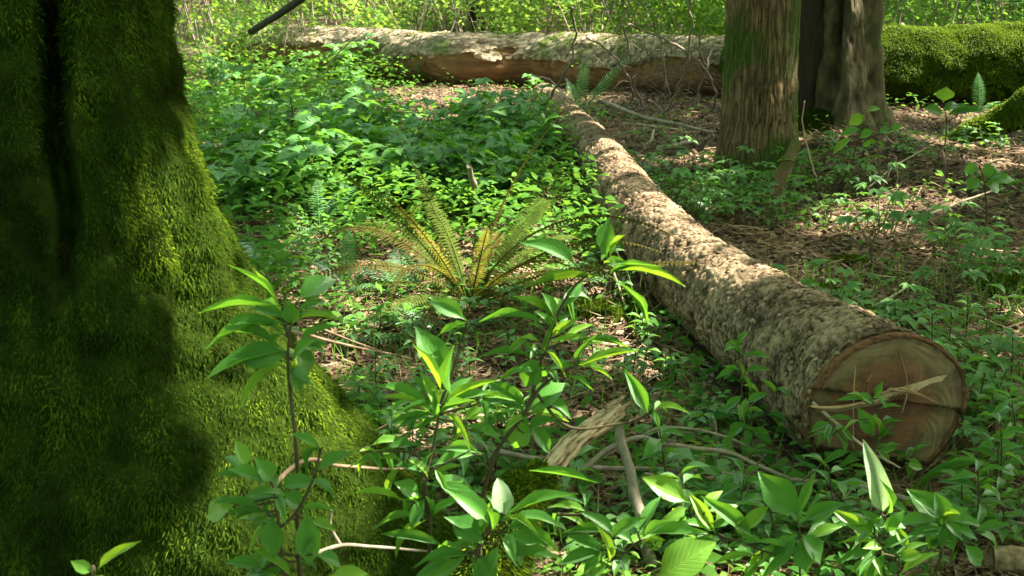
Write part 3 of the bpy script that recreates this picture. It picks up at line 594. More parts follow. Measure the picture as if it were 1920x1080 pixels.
Q3 = np.stack([qx, qy, qx*0], -1)
open_ = np.zeros(NC)
for (a, b, rx, ry, s) in lit: open_ = np.maximum(open_, s*np.exp(-(((qx-a)/(rx*1.15+.05))**2+((qy-b)/(ry*1.15+.05))**2)**3*.7))
dap = .5+.5*fbm(Q3, 2.6, 201, 2)                      # dapple field
thick = ((qx < .7-.05*qy+.5) & (qy > 5.2) & (qy < 14)).astype(float)    # left thicket: sun flecks
backl = np.clip((qy-14.2)/1.2, 0, 1)*np.clip((2.2-qx)/2.0, 0, 1)
frontz = ((qy < 4.6) & (qx > -.6)).astype(float)
keepp = np.clip(1.0-.9*thick*(dap > .56)-.75*(dap > .74)-.3*(dap > .66)-.6*frontz*(dap > .62), 0, 1)
bd = .5+.5*fbm(Q3, .9, 207, 2)
keepp = keepp*(1-open_)*(1-np.clip(1.9*(bd-.30)+.25, 0, .95)*backl)
backr = (qy > 15)*(qx > 2); keepp = np.where(backr, keepp*(.9-.5*(dap > .6)), keepp)
keepp = np.where(outer & inner_zone, 0, keepp)
k = rng.random(NC) < keepp
Pc = np.stack([qx+sdir[0]/sdir[2]*hz, qy+sdir[1]/sdir[2]*hz, hz], -1)[k]
hubs = [(mt, offM), (ct_, offC), (sn, offS)]+off_trees
hp = np.array([h[1][:2] for h in hubs]); di = np.linalg.norm(Pc[:, None, :2]-hp[None], axis=2).argmin(1)
for i, (o, of) in enumerate(hubs):
    s_ = di == i
    if s_.sum() > 50: shade_crown(o, of, Pc[s_], rng.uniform(.10, .19, s_.sum())*np.where(outer[k][s_], 2.4, 1))

# ================================================================ LITTER AND GROUND COVER
def on_log(x, y, m=0.0):
    xx = np.interp(y, LOGAX[::-1, 1], LOGAX[::-1, 0]); r = np.interp(y, LOGAX[::-1, 1], LOGR[::-1])
    return (np.abs(x-xx) < r+m) & (y > LOGAX[-1, 1]-.0-m) & (y < LOGAX[0, 1])
def in_trunk(x, y):
    return (np.hypot(x-offM[0], y-offM[1]) < .62) | ((y > 3.0) & (y < 3.45) & (x < 0) & (x > -1)) | (np.hypot(x-offC[0], y-offC[1]) < .27) | (np.hypot(x-offS[0], y-offS[1]) < .3)
def view_pts(n, y0, y1, pw=1.0, mar=1.15):
    u = rng.random(n); y = y0+(y1-y0)*u**pw; x = rng.uniform(-1, 1, n)*(y*.372+.2)*mar; return x, y
x, y = view_pts(120000, 2.2, 17, 1.35); k = ~on_log(x, y, -.02) & ~in_trunk(x, y); x, y = x[k], y[k]
P = np.stack([x, y, terr(x, y)+.004+.022*rng.random(len(x))], -1)
X_, Y_, Z_ = rotmats(len(P), .5)
cur = (np.array([(-.5, 0, .10), (-.1, -.30, .12), (.0, 0, 0), (-.1, .30, .14), (.35, -.22, .10), (.35, .24, .05), (.6, 0, .16)]), np.array([(0, 1, 2, 3), (1, 4, 6, 2), (3, 2, 6, 5)]))
v, f, kk = scatter(cur, P, X_, Y_, Z_, rng.uniform(.018, .05, len(P)))
tl = np.clip(.35+.28*rng.normal(size=len(P))+.25*fbm(P, 1.2, 301, 2), 0, 1)
link('leaf_litter', mesh('leaf_litter', v, f, M['litter'], False, tint=np.repeat(tl, kk)), kind='stuff', label='brown dead leaves covering the forest floor', cat='leaf litter')
# needles and broken twiglets
x, y = view_pts(45000, 2.2, 17, 1.3); k = ~on_log(x, y, -.02) & ~in_trunk(x, y); x, y = x[k], y[k]
P = np.stack([x, y, terr(x, y)+.012+.03*rng.random(len(x))], -1); X_, Y_, Z_ = rotmats(len(P), .3)
tw = (np.array([(-.5, -.02, 0), (.5, -.02, .05), (.5, .02, .05), (-.5, .02, 0), (0, 0, .04)]), np.array([(0, 1, 4, 4)]))
tw = (np.array([(-.5, -.018, 0), (.5, -.01, .03), (.5, .01, .03), (-.5, .018, 0), (-.5, 0, .03), (.5, 0, .05)]), np.array([(0, 1, 5, 4), (4, 5, 2, 3)]))
v, f, kk = scatter(tw, P, X_, Y_, Z_, rng.uniform(.03, .16, len(P))*(1-.0*x))
link('twig_litter', mesh('twig_litter', v, f, M['litter'], False, tint=np.repeat(np.clip(rng.normal(.5, .25, len(P)), 0, 1), kk)), kind='stuff', label='fine dry twigs and needles strewn over the forest floor', cat='twig litter')
# low green cover
def cover(name, label, n, fx, hlo, hhi, slo, shi, matn, seed, cut, y0=2.4, y1=16.5):
    x, y = view_pts(n, y0, y1, 1.25); P0 = np.stack([x, y, x*0], -1)
    den = .5+.5*fbm(P0, 1.7, seed, 3)+fx(x, y)
    k = (den > cut+.25*rng.random(n)) & ~on_log(x, y, .0) & ~in_trunk(x, y); x, y = x[k], y[k]
    P = np.stack([x, y, terr(x, y)+rng.uniform(hlo, hhi, len(x))], -1); X_, Y_, Z_ = rotmats(len(P), .38)
    v, f, kk = scatter(LOW, P, X_, Y_, Z_, rng.uniform(slo, shi, len(P)))
    t = np.clip(.4+.5*fbm(P, 1.3, seed+5, 2)+rng.normal(0, .22, len(P)), 0, 1)
    link(name, mesh(name, v, f, M[matn], tint=np.repeat(t, kk)), kind='stuff', label=label, cat='ground cover')
left = lambda x, y: -.9*np.exp(-(((x+.5)/1.0)**2+((y-12.6)/1.25)**2)**2)+.30*((x < np.interp(y, [3.9, 12.2], [.9, .2])) & (y > 5.5)) - .25*((np.abs(x-np.interp(y, [5, 7], [-.1, .1])) < .7) & (y < 7.2) & (y > 4.6))-.10*(x > 1.2)
cover('low_herbs', 'low green herbs spreading over the forest floor', 64000, left, .015, .10, .018, .045, 'cover', 311, .58)
cover('broad_herbs', 'scattered broader green herb leaves low over the forest floor', 42000, lambda x, y: left(x, y)*.6+.07, .03, .16, .03, .06, 'cover', 341, .61)
cover('bramble_cover', 'dense mat of green bramble leaves between the tree and the logs', 60000, lambda x, y: left(x, y)*1.6-.25*(x > .6)-.22*(y < 6.5), .05, .34, .04, .085, 'cover', 321, .66, 5.2, 15.5)
# grass-like blades near the front
x, y = view_pts(9000, 2.6, 6.5); k = ~on_log(x, y) & ~in_trunk(x, y) & (fbm(np.stack([x, y, x*0], -1), 2.2, 331, 2) > -.1); x, y = x[k], y[k]
P = np.stack([x, y, terr(x, y)], -1); Nn = np.tile([0, 0, 1.0], (len(P), 1))
v, f, t = blades(P, Nn, .10, .0028, -.1, .45, tint=None); link('grass', mesh('grass', v, f, M['cover'], tint=t), kind='stuff', label='thin grass blades between the herbs near the front', cat='grass')
# woods behind the logs
def mass(name, label, n, xr, yr, hmax, s0, s1, matn, seed, thr):
    x = rng.uniform(*xr, n); y = rng.uniform(*yr, n); h = rng.random(n)**1.2*hmax
    P = np.stack([x, y, h+terr(x, y)], -1); cl = .5+.5*fbm(P*np.array([1, .8, .8]), 1.3, seed, 3); k = cl > thr+.1*rng.random(n); P = P[k]
    X_, Y_, Z_ = rotmats(len(P), .7); v, f, kk = scatter(KITE, P, X_, Y_, Z_, rng.uniform(s0, s1, len(P)))
    t = np.clip(.45+.6*fbm(P, .8, seed+3, 2)+rng.normal(0, .2, len(P)), 0, 1)
    link(name, mesh(name, v, f, M[matn], False, tint=np.repeat(t, kk)), kind='stuff', label=label, cat='undergrowth')
mass('sunny_thicket', 'bright sunlit thicket of small leaves behind the pale fallen log', 150000, (-9, 3.0), (15.6, 21), 1.6, .05, .12, 'back', 401, .57)
mass('shady_thicket', 'dim green thicket behind the mossy log on the right', 110000, (1.8, 12), (14.8, 24), 2.0, .05, .13, 'cover', 411, .47)
mass('distant_undergrowth', 'leafy undergrowth filling the woods farther back', 190000, (-16, 20), (21, 38), 3.2, .10, .24, 'back', 421, .46)
mass('left_brush', 'sunlit brush at the left end of the pale fallen log', 12000, (-4.6, -2.4), (12.5, 15.6), .8, .03, .07, 'back', 431, .5)
# unseen leaf masses added round the clearing to close off the sky
nr_ = 60000; a = rng.uniform(0, 2*np.pi, nr_); rad_ = rng.uniform(15, 30, nr_); xw = rad_*np.cos(a)*1.15; yw = 6+rad_*np.sin(a)*1.2
k = ~((yw > 12) & (np.abs(xw) < yw*.5)) & ~((xw > 0) & (xw < 22)& (yw>-4)); xw, yw = xw[k], yw[k]
x2 = rng.uniform(-30, 34, 60000); y2 = rng.uniform(34, 50, 60000); xw = np.concatenate([xw, x2]); yw = np.concatenate([yw, y2])
hw = rng.random(len(xw))*15; P = np.stack([xw, yw, hw+terr(xw, yw)], -1); X_, Y_, Z_ = rotmats(len(P), .8); v, f, kk = scatter(KITE, P, X_, Y_, Z_, rng.uniform(.35, .8, len(P)))
link('sky_screen_woods', mesh('sky_screen_woods', v, f, M['canopy'], False, tint=np.repeat(rng.random(len(P)), kk)), kind='stuff', label='unseen leafy woods added round the clearing to block sky light', cat='woods')
# fine stems in the thicket
parts = []
for i in range(420):
    x0 = random.uniform(-6, 8); y0 = random.uniform(15.2, 22); a = random.uniform(-.5, .5); h = random.uniform(.7, 2.2); z = T(x0, y0)
    parts.append(tube([(x0, y0, z), (x0+a*h*.4, y0+random.uniform(-.2, .2), z+h*.5), (x0+a*h, y0+random.uniform(-.3, .3), z+h)], [.010, .007, .004], 4, 2, cap=False))
link('brush_stems', mesh('brush_stems', *cat_all(parts), M['stick']), kind='stuff', label='countless thin bare stems standing in the thicket behind the logs', cat='undergrowth')

# ================================================================ PLANTS AS INDIVIDUALS
def leaflet(shape, nl=4, na=1, seed=0, droop=.25): return leaf_vf(nl, na, shape, .25, droop, seed, .06)
def xf(vf, M4):
    v, f = vf; return [tuple(M4 @ Vector(a)) for a in v], f
def compound(seed):                                   # leaf of three leaflets on one stalk
    parts = []
    for a, l, o in ((0, 1, .28), (1.15, .85, .22), (-1.15, .85, .22)):
        Mx = Matrix.Translation((o*1.0, 0, 0)) @ Matrix.Rotation(a, 4, 'Z') @ Matrix.Diagonal((l*.72, l*.62, .7, 1))
        parts.append(xf(leaflet('oval', 4, 1, seed+int(a*3)), Mx))
    parts.append(([(0, -.01, 0), (.3, -.01, 0), (.3, .01, 0), (0, .01, 0)], [(0, 1, 2, 3)]))
    return cat_all(parts)
comp = [mesh('leaf', *compound(s), M['berry']) for s in (1, 2)]
ovl = [mesh('leaf', *leaflet('oval', 4, 1, s, .2), M['herb']) for s in (3, 4)]
lnc = [mesh('leaf', *leaflet('lance', 5, 1, s, .3), M['herb']) for s in (5, 6)]
def palm(seed):
    parts = []
    for a, l in ((0, 1), (.75, .9), (-.75, .9), (1.55, .65), (-1.55, .65)):
        Mx = Matrix.Rotation(a, 4, 'Z') @ Matrix.Diagonal((l, l*.55, .8, 1)); parts.append(xf(leaf_vf(3, 1, 'oval', .2, .2, seed, 0), Mx))
    return cat_all(parts)
pal = [mesh('leaf', *palm(1), M['herb'])]
def lm(base, dirv, up, L_, W_, zs=None):
    X_ = Vector(dirv).normalized(); Z0 = Vector(up); Y_ = Z0.cross(X_)
    if Y_.length < 1e-4: Y_ = Vector((0, 1, 0))
    Y_.normalize(); Z_ = X_.cross(Y_)
    m = Matrix((X_*L_, Y_*W_, Z_*(zs or L_))).transposed().to_4x4(); m.translation = Vector(base); return m
def proto_bramble(seed):
    r = random.Random(seed); h = r.uniform(.22, .42); a = r.uniform(0, 6.28)
    sp = [(0, 0, -.02), (.05*math.cos(a), .05*math.sin(a), h*.5), (.16*math.cos(a), .16*math.sin(a), h)]
    st = mesh('stem', *tube(sp, [.004, .003, .002], 5, 3), M['gstem']); ls = []
    for i in range(r.randint(6, 8)):
        t = .35+.65*i/7; b = Vector(sp[0]).lerp(Vector(sp[2]), t); b.x = .16*math.cos(a)*t*t; b.y = .16*math.sin(a)*t*t
        q = a+i*2.4; dv = (math.cos(q), math.sin(q), r.uniform(-.1, .45)); L_ = r.uniform(.11, .17)
        ls.append((r.choice(comp), lm(b, dv, (r.uniform(-.3, .3), r.uniform(-.3, .3), 1), L_, L_)))
    return st, ls
def proto_sprig(seed):
    r = random.Random(seed); a = r.uniform(0, 6.28); Ls = r.uniform(.16, .30); h = r.uniform(.08, .2); cxx, sx = math.cos(a), math.sin(a)
    f_ = lambda t: Vector((cxx*Ls*t, sx*Ls*t, h*math.sin(t*2.0)))
    st = mesh('stem', *tube([f_(0)-Vector((0, 0, .02)), f_(.33), f_(.66), f_(1)], [.003, .0025, .002, .001], 5, 3), M['gstem']); ls = []
    n = r.randint(7, 9)
    for i in range(n):
        t = .28+.72*i/(n-1); sd = 1 if i % 2 else -1; q = a+sd*r.uniform(.7, 1.1)*(1 if i < n-1 else 0)
        L_ = r.uniform(.05, .075)*(1.15-.4*t)
        ls.append((r.choice(ovl), lm(f_(t), (math.cos(q), math.sin(q), r.uniform(-.1, .2)), (r.uniform(-.2, .2), r.uniform(-.2, .2), 1), L_, L_*.6)))
    return st, ls
def proto_seedling(seed):
    r = random.Random(seed); h = r.uniform(.10, .24)
    st = mesh('stem', *tube([(0, 0, -.02), (.01, .01, h*.5), (0, 0, h)], [.003, .0025, .002], 5, 3), M['stem']); ls = []
    n = r.randint(6, 9)
    for i in range(n):
        q = i*2.399; t = .5+.5*i/n; L_ = r.uniform(.055, .09)
        ls.append((r.choice(lnc), lm((0, 0, h*t), (math.cos(q), math.sin(q), r.uniform(0, .6)), (0, 0, 1), L_, L_*.42)))
    return st, ls
def proto_palm(seed):
    r = random.Random(seed); parts = []; ls = []
    for i in range(r.randint(3, 5)):
        q = i*2.1+r.random(); h = r.uniform(.10, .22); b = (math.cos(q)*.08, math.sin(q)*.08, h)
        parts.append(tube([(0, 0, -.01), (b[0]*.4, b[1]*.4, h*.6), b], [.0025, .002, .0015], 4, 2)); L_ = r.uniform(.045, .075)
        ls.append((pal[0], lm(b, (math.cos(q), math.sin(q), -.1), (r.uniform(-.3, .3), r.uniform(-.3, .3)-.15, 1), L_, L_)))
    return mesh('stem', *cat_all(parts), M['gstem']), ls
PR = {'bramble': [proto_bramble(s) for s in range(5)], 'sprig': [proto_sprig(s) for s in range(5)], 'seedling': [proto_seedling(s) for s in range(5)], 'palm': [proto_palm(s) for s in range(4)]}
def put(kind, name, p, label, cat, group, sc=1.0):
    st, ls = random.choice(PR[kind]); root = thing(name, label, cat, p, group); root.rotation_euler = (random.gauss(0, .08), random.gauss(0, .08), random.uniform(0, 6.28)); root.scale = (sc,)*3
    link('stem', st, root)
    for me, mx in ls: link('leaf', me, root, mw=mx)
def fill(kind, name, n, box, label, cat, group, sc=(.8, 1.25), test=None, cl=0, zones=None):
    c = 0; tries = 0
    while c < n and tries < n*20:
        tries += 1; px = random.uniform(box[0], box[2]); py = random.uniform(box[1], box[3])
        if test and not test(px, py): continue
        p = gp(px, py)
        if on_log(p[0], p[1], .06) or in_trunk(p[0], p[1]): continue
        q_ = sum(1 for (ax_, ay_, aw_, ah_) in ((1665, 930, 190, 80), (1100, 890, 130, 90), (1330, 900, 200, 75), (1500, 930, 100, 75), (1800, 970, 130, 55)) if abs(px-ax_) < aw_ and abs(py-ay_) < ah_)
        if q_ and random.random() < .95: continue
        if cl and vnoise(np.array([[p[0], p[1], 0.]]), 1.5, 77)[0] < cl-1: continue
        zl, zg = label, group
        if zones:
            zt = min(zones, key=lambda z_: math.hypot(px-z_[0], (py-z_[1])*1.6))[2]; zl = label+' '+zt; zg = group+', '+zt
        put(kind, name, p, zl, cat, zg, random.uniform(*sc)); c += 1
edge_l = lambda px, py: px > np.interp(py, [0, 400, 560, 700, 850], [340, 430, 480, 600, 700])
fill('bramble', 'bramble_plant', 200, (360, 150, 1010, 420), 'three leaved bramble plant', 'bramble', 'bramble plants in the green patch', (.8, 1.3), zones=[(450, 190, 'at the left end of the pale log'), (620, 200, 'in front of the pale log'), (480, 330, 'beside the edge of the mossy trunk'), (700, 320, 'around the grey green fern'), (880, 300, 'around the bent stick'), (980, 230, 'near the far end of the felled log'), (1000, 390, 'against the felled log behind the bronze fern')], test=lambda a, b: edge_l(a, b) and not (690 < a < 990 and b < 262))
fill('bramble', 'berry_bush', 12, (620, 135, 860, 165), 'small leafy bramble growing against the front of the pale fallen log', 'bramble', 'brambles against the pale fallen log', (1.0, 1.4))
fill('sprig', 'leafy_sprig', 190, (1180, 290, 1900, 700), 'arching sprig of small oval leaves', 'plant', 'arching leafy sprigs', zones=[(1270, 330, 'left of the cedar foot'), (1420, 400, 'in front of the cedar'), (1650, 380, 'below the hollow snag'), (1850, 380, 'at the right edge by the mossy root'), (1380, 520, 'close along the right flank of the felled log'), (1600, 500, 'round the small moss cushion'), (1850, 560, 'by the broad moss cushion'), (1750, 660, 'just behind the sawn end')], cl=1.1)
fill('palm', 'palmate_herb', 60, (1180, 330, 1900, 640), 'low herb with lobed leaves on thin stalks', 'plant', 'lobed herbs', zones=[(1300, 400, 'between the felled log and the cedar'), (1550, 420, 'in the litter before the snag'), (1800, 450, 'in the sunny litter at right'), (1600, 580, 'behind the top of the sawn end')], sc=(.9, 1.4), cl=.9)
fill('sprig', 'floor_sprig', 60, (430, 420, 1200, 680), 'low sprig of oval leaves around the bronze fern', 'plant', 'sprigs around the bronze fern', (.7, 1.1), edge_l)
fill('seedling', 'seedling', 110, (660, 640, 1480, 1000), 'little seedling with narrow leaves', 'plant', 'little seedlings', zones=[(750, 700, 'in the litter right of the mossy foot'), (1000, 700, 'under the tall dark stemmed shrub'), (1250, 720, 'along the shaded left flank of the felled log'), (900, 900, 'left of the thick broken branch'), (1250, 900, 'by the upright grey stick'), (1420, 800, 'close to the sawn end on its left')], sc=(.45, .9), test=edge_l)
fill('sprig', 'front_sprig', 110, (1150, 800, 1800, 1060), 'sprig of light green oval leaves', 'plant', 'light green sprigs', zones=[(1250, 860, 'around the crooked branch'), (1500, 880, 'left below the sawn end'), (1720, 900, 'right below the sawn end'), (1300, 1020, 'under the lowest front leaves'), (1600, 1020, 'below the pale whitish leaf')], sc=(.55, .95))
fill('seedling', 'corner_seedling', 40, (1720, 600, 1920, 1060), 'seedling with narrow leaves at the right edge beside the sawn end', 'plant', 'seedlings right of the sawn end', (.7, 1.2))

# ferns ---------------------------------------------------------------
def frond_vf(L_, elev, curl, pl_, n=26, pw=.010, taper0=.25):
    V = []; F = []; p = Vector((0, 0, 0)); e = elev; pts = []; seg = L_/n
    for i in range(n+1):
        pts.append(p.copy()); p = p+Vector((math.cos(e)*seg, 0, math.sin(e)*seg)); e -= curl/n*(1+i/n)
    Vt, Ft = tube(pts, [.004*(1-.8*i/n)+.0006 for i in range(n+1)], 4, 1, sm=False); parts = [(Vt, Ft)]
    for i in range(2, n+1):
        t = i/n; l = pl_*(min(1, (t-.04)/taper0)*(1 if t < .5 else 1-((t-.5)/.5)**1.6*.93)); d = (pts[i]-pts[i-1]).normalized(); nrm = Vector((-d.z, 0, d.x))
        for s in (-1, 1):
            b = pts[i]; y = Vector((0, s, 0)); dirp = (y*.96+d*.28+nrm*random.uniform(-.1, .12)).normalized(); m = b+dirp*l*.45; tip = b+dirp*l-nrm*l*.18
            w = d*pw; parts.append(([b-w*.5, m-w*.8+nrm*.002, tip, m+w*.8+nrm*.002, b+w*.5], [(0, 1, 2, 3, 4)]))
    return cat_all([( [tuple(v) for v in a], b) for a, b in parts])
def fern(name, label, base, fr, matn, cat='fern'):
    o = thing(name, label, cat, base)
    for az, L_, el, cu, pl_, tw in fr:
        m = Matrix.Rotation(math.radians(az), 4, 'Z') @ Matrix.Rotation(math.radians(tw), 4, 'X')
        link('frond', mesh('frond', *frond_vf(L_, math.radians(el), math.radians(cu), pl_, n=int(16+L_*(44 if matn == 'fernold' else 26)), pw=.007), M[matn if matn != 'fernold' else random.choice(['fernold', 'fernold', 'fernolive'])]), o, mw=m)
    return o
b = gp(880, 578)   # azimuth: 0 = right, 90 = away from the camera, 180 = left, 270 = to the camera
fern('bronze_fern', 'large old sword fern with bronze olive fronds left of the felled log', b,
     [(random.choice([180, 172, 190, 150, 135, 118, 100, 84, 66, 50, 30, 14, 2, 200, 340])+random.uniform(-14, 14) if i > 24 else 360*i/25.0+random.uniform(-7, 7), random.uniform(.75, 1.15)*(.75 if 210 < 360*i/25.0 < 330 else 1), random.uniform(8, 74), random.uniform(20, 100), random.uniform(.035, .055), random.uniform(-30, 30)) for i in range(28)], 'fernold')
fern('sword_fern', 'dark green sword fern fronds lying low in front of the bronze fern', gp(830, 640), [(185, .5, 15, 30, .06, 0), (165, .45, 30, 50, .06, 10), (200, .45, 20, 40, .05, 0), (20, .35, 40, 60, .05, 0), (140, .4, 45, 60, .05, 0)], 'fern')
fern('sword_fern', 'green fern with pale spreading fronds beside the mossy trunk at left', gp(600, 440), [(195, .55, 30, 60, .07, 0), (160, .5, 45, 50, .07, 10), (60, .45, 60, 50, .07, 0), (100, .45, 60, 40, .06, 0), (215, .45, 35, 70, .07, 0), (30, .4, 40, 60, .06, 0), (250, .4, 30, 60, .06, 0)], 'fern')
fern('sword_fern', 'fern clump with light green fronds under the mossy trunk edge at left', gp(500, 520), [(170, .4, 30, 60, .07, 0), (120, .4, 45, 50, .07, 0), (70, .4, 45, 50, .06, 0), (20, .35, 40, 60, .06, 0), (230, .35, 35, 60, .06, 0)], 'fern')
fern('sword_fern', 'two tall upright fern fronds right of the far end of the felled log', gp(1085, 222), [(75, .62, 72, 22, .075, 0), (40, .70, 68, 15, .075, 25), (110, .45, 66, 30, .06, 0), (150, .4, 50, 40, .05, 0)], 'fern')
fern('sword_fern', 'grey green fern frond arching in the middle of the bramble patch', gp(600, 285), [(8, .75, 30, 45, .085, 20), (20, .6, 38, 50, .08, 0), (160, .35, 40, 50, .06, 0)], 'fern')
fern('lady_fern', 'bright lacy fern frond standing in the sun left of the bronze fern', gp(650, 540), [(90, .30, 75, 30, .05, 0), (30, .35, 45, 50, .05, 10), (150, .3, 50, 50, .05, 0)], 'fern')
fern('lady_fern', 'bright lacy fern in the sun patch behind the dark foreground leaf', gp(760, 560), [(100, .40, 55, 50, .07, 0), (140, .42, 45, 60, .07, 0), (60, .35, 55, 50, .06, 0), (175, .3, 35, 50, .06, 0)], 'fern')
fern('sword_fern', 'small fern with blue green fronds on the log at upper right', gp(1835, 215), [(85, .38, 80, 20, .07, 0), (20, .25, 50, 40, .05, 0)], 'fern')
fern('sword_fern', 'arching fern above the mossy log in the upper right corner', gp(1900, 18), [(160, .9, 40, 70, .10, 0), (200, .9, 45, 60, .10, 0), (100, .8, 70, 50, .09, 0), (20, .8, 50, 50, .09, 0)], 'fern')
fern('lady_fern', 'low ragged fern at the foot of the cedar', gp(1330, 400), [(170, .35, 30, 60, .06, 0), (120, .3, 45, 50, .06, 0), (30, .35, 35, 60, .06, 0), (250, .3, 30, 50, .06, 0)], 'fern')

# ================================================================ STICKS AND BRANCHES
def stick(name, label, pts, r, matn='stick', n=5, wob=.006, side=None, cat='stick', sides=7):
    """pts: (px,py,height above ground) or (px,py,('d',distance))"""
    P = [np.array(at(p[0], p[1], p[2][1]) if isinstance(p[2], tuple) else gp(*p)) for p in pts]
    base = min(P, key=lambda q: q[2]-T(q[0], q[1])); of = np.array([base[0], base[1], base[2]])
    rr = [r*(1-.55*i/(len(P)-1)) for i in range(len(P))] if not isinstance(r, (list, tuple)) else r
    parts = [tube([q-of for q in P], rr, sides, n, wob, len(label))]
    for sp, sr in (side or []):
        Q = [np.array(at(p[0], p[1], p[2][1]) if isinstance(p[2], tuple) else gp(*p))-of for p in sp]
        parts.append(tube(Q, [sr, sr*.7, sr*.4][:len(Q)] if len(Q) < 4 else [sr*(1-.6*i/(len(Q)-1)) for i in range(len(Q))], 5, n, wob, 3))
    o = link(name, mesh(name, *cat_all(parts), M[matn]), label=label, cat=cat); o.location = of; return o
D = lambda d: ('d', d)
stick('fallen_branch', 'long thin grey branch lying across the front from the foliage to the right edge', [(880, 838, .16), (960, 852, .15), (1090, 872, .14), (1180, 878, .13), (1300, 884, .12), (1430, 893, .10)], .010, n=6, wob=.010)
stick('fallen_branch', 'crooked branch bending over the ground and running past the sawn end to the right edge', [(1010, 930, .08), (1080, 890, .16), (1140, 842, .22), (1200, 818, .24), (1250, 832, .21), (1340, 840, .18), (1420, 872, .14), (1500, 900, .12), (1600, 912, .11), (1720, 940, .10), (1830, 966, .09), (1960, 992, .08)], [.005, .0065, .0065, .0055, .0055, .006, .0065, .0075, .0075, .008, .008, .008], n=6, wob=.010, side=[([(1250, 832, .21), (1275, 815, .26), (1310, 806, .30)], .003), ([(1500, 900, .12), (1530, 880, .2), (1545, 862, .25)], .003), ([(1720, 940, .10), (1750, 925, .15), (1790, 920, .17)], .003), ([(1420, 872, .14), (1440, 850, .2)], .003), ([(1600, 912, .11), (1580, 935, .10), (1575, 955, .06)], .003)])
stick('fallen_branch', 'thin arched twig behind the crooked branch', [(1190, 822, .14), (1240, 802, .18), (1320, 808, .17), (1400, 840, .12), (1460, 888, .05)], .005)
stick('pale_twig', 'pale straight twig just under the long grey branch', [(1180, 886, .03), (1300, 893, .03), (1430, 897, .03)], .006, 'paste')
stick('upright_stick', 'grey barkless stick leaning upright through the front foliage', [(1165, 800, .28), (1178, 870, .20), (1195, 960, .12), (1218, 1075, .02)], [.012, .014, .015, .017], n=5, wob=.012)
bb = thing('broken_branch', 'thick broken branch stub rising from a mossy base in the front middle', 'branch', (0, 0, 0))
P5 = [at(905, 1120, 2.75), at(935, 1030, 2.8), at(970, 940, 2.9), at(1015, 890, 3.0), at(1090, 822, 3.1), at(1160, 768, 3.2)]
bb.location = Vector(P5[0]); bb.location.z = max(0, P5[0][2]); of = np.array(bb.location)
V, F = tube([p-of for p in P5[3:]], [.025, .025, .022], 36, 40, .012, 4); V = np.array(V)
ia = np.arange(len(V)); al = (ia//36)/10.0; an = 2*np.pi*(ia % 36)/36
st_n = vnoise(np.stack([np.cos(an)*4, np.sin(an)*4, al*.55], -1), 1.3, 3)+.5*vnoise(np.stack([np.cos(an)*9, np.sin(an)*9, al*1.1], -1), 1.3, 8)
cen_ = V.reshape(-1, 36, 3).mean(1).repeat(36, 0); V = cen_+(V-cen_)*(1+.10*st_n-.15*(st_n < -.75))[:, None]+.002*np.stack([vnoise(V, 60, 6+k) for k in range(3)], -1)
link('bare_wood', mesh('bare_wood', [tuple(v) for v in V], F, M['brokenwood'], tint=np.clip(.52+.55*st_n, 0, 1)), bb)
for k in range(7):
    e = P5[5]-of; dv = (P5[5]-P5[4]); dv = dv/np.linalg.norm(dv); q = e+rng.normal(0, .013, 3); link('splinter', mesh('splinter', *tube([q-dv*.03, q+dv*.015, q+dv*(.02+.03*random.random())], [.006, .005, .001], 4, 1), M['brokenwood2']), bb)
V, F = tube([p-of for p in P5[:4]], [.085, .07, .05, .030], 24, 10, .015, 9); V = np.array(V); link('mossy_base', mesh('mossy_base', [tuple(v) for v in V], F, M['mossbase']), bb)
Fq = np.array([f for f in F if len(f) == 4]); P, Nn = sample_on(V, Fq, 22000); v2, f2, t2 = blades(P, Nn, .018, .002, .6, .5)
link('moss', mesh('moss', v2, f2, M['moss'], tint=t2), bb, kind='stuff')
# small knobs on the stub
stick('forked_twig', 'pale forked twig curving out of the shadow under the mossy trunk', [(592, 1038, D(2.62)), (640, 1024, D(2.66)), (700, 1027, D(2.7)), (770, 1032, D(2.75)), (835, 1040, D(2.8))], .0048, 'stick', side=[([(640, 1024, D(2.66)), (622, 990, D(2.66)), (622, 958, D(2.66))], .0048)])
stick('red_branch', 'dead reddish branch in front of the moss foot ending among the leaves', [(478, 962, D(2.50)), (500, 930, D(2.50)), (545, 880, D(2.55)), (590, 862, D(2.6)), (650, 872, D(2.7)), (740, 880, D(2.8)), (800, 872, D(2.9))], .0055, 'redst')
stick('reddish_stick', 'reddish brown dry stick pointing from the moss edge into the litter', [(545, 622, .12), (620, 640, .09), (700, 660, .05), (790, 676, .02)], .008, 'redst')
stick('reddish_stick', 'thinner reddish stick lying just above its longer twin', [(600, 615, .12), (660, 640, .08), (730, 663, .05)], .006, 'redst')
stick('bent_stick', 'pale bent stick standing in the brambles behind the bronze fern', [(880, 312, .42), (888, 345, .30), (892, 380, .16), (935, 398, .10), (985, 432, .04)], [.014, .018, .017, .014, .010], 'stick', wob=.012)
stick('dark_stick', 'dark stick poking from behind the mossy trunk over the brambles', [(360, 186, .15), (430, 210, .12), (500, 236, .05)], .012, 'stem')
stick('white_sapling', 'thin white bare sapling before the left end of the pale log', [(556, 132, 0), (557, 108, .3), (555, 82, .55)], .011, 'paste')
stick('white_sapling', 'leaning thin white sapling crossing the front of the pale log', [(604, 156, 0), (618, 120, .35), (640, 94, .62), (668, 70, .85)], .011, 'paste')
stick('leaning_bough', 'dark mossy bough leaning over the left end of the pale log', [(470, 60, .6), (510, 35, .9), (555, 5, 1.2), (590, -25, 1.4)], .035, 'dark')
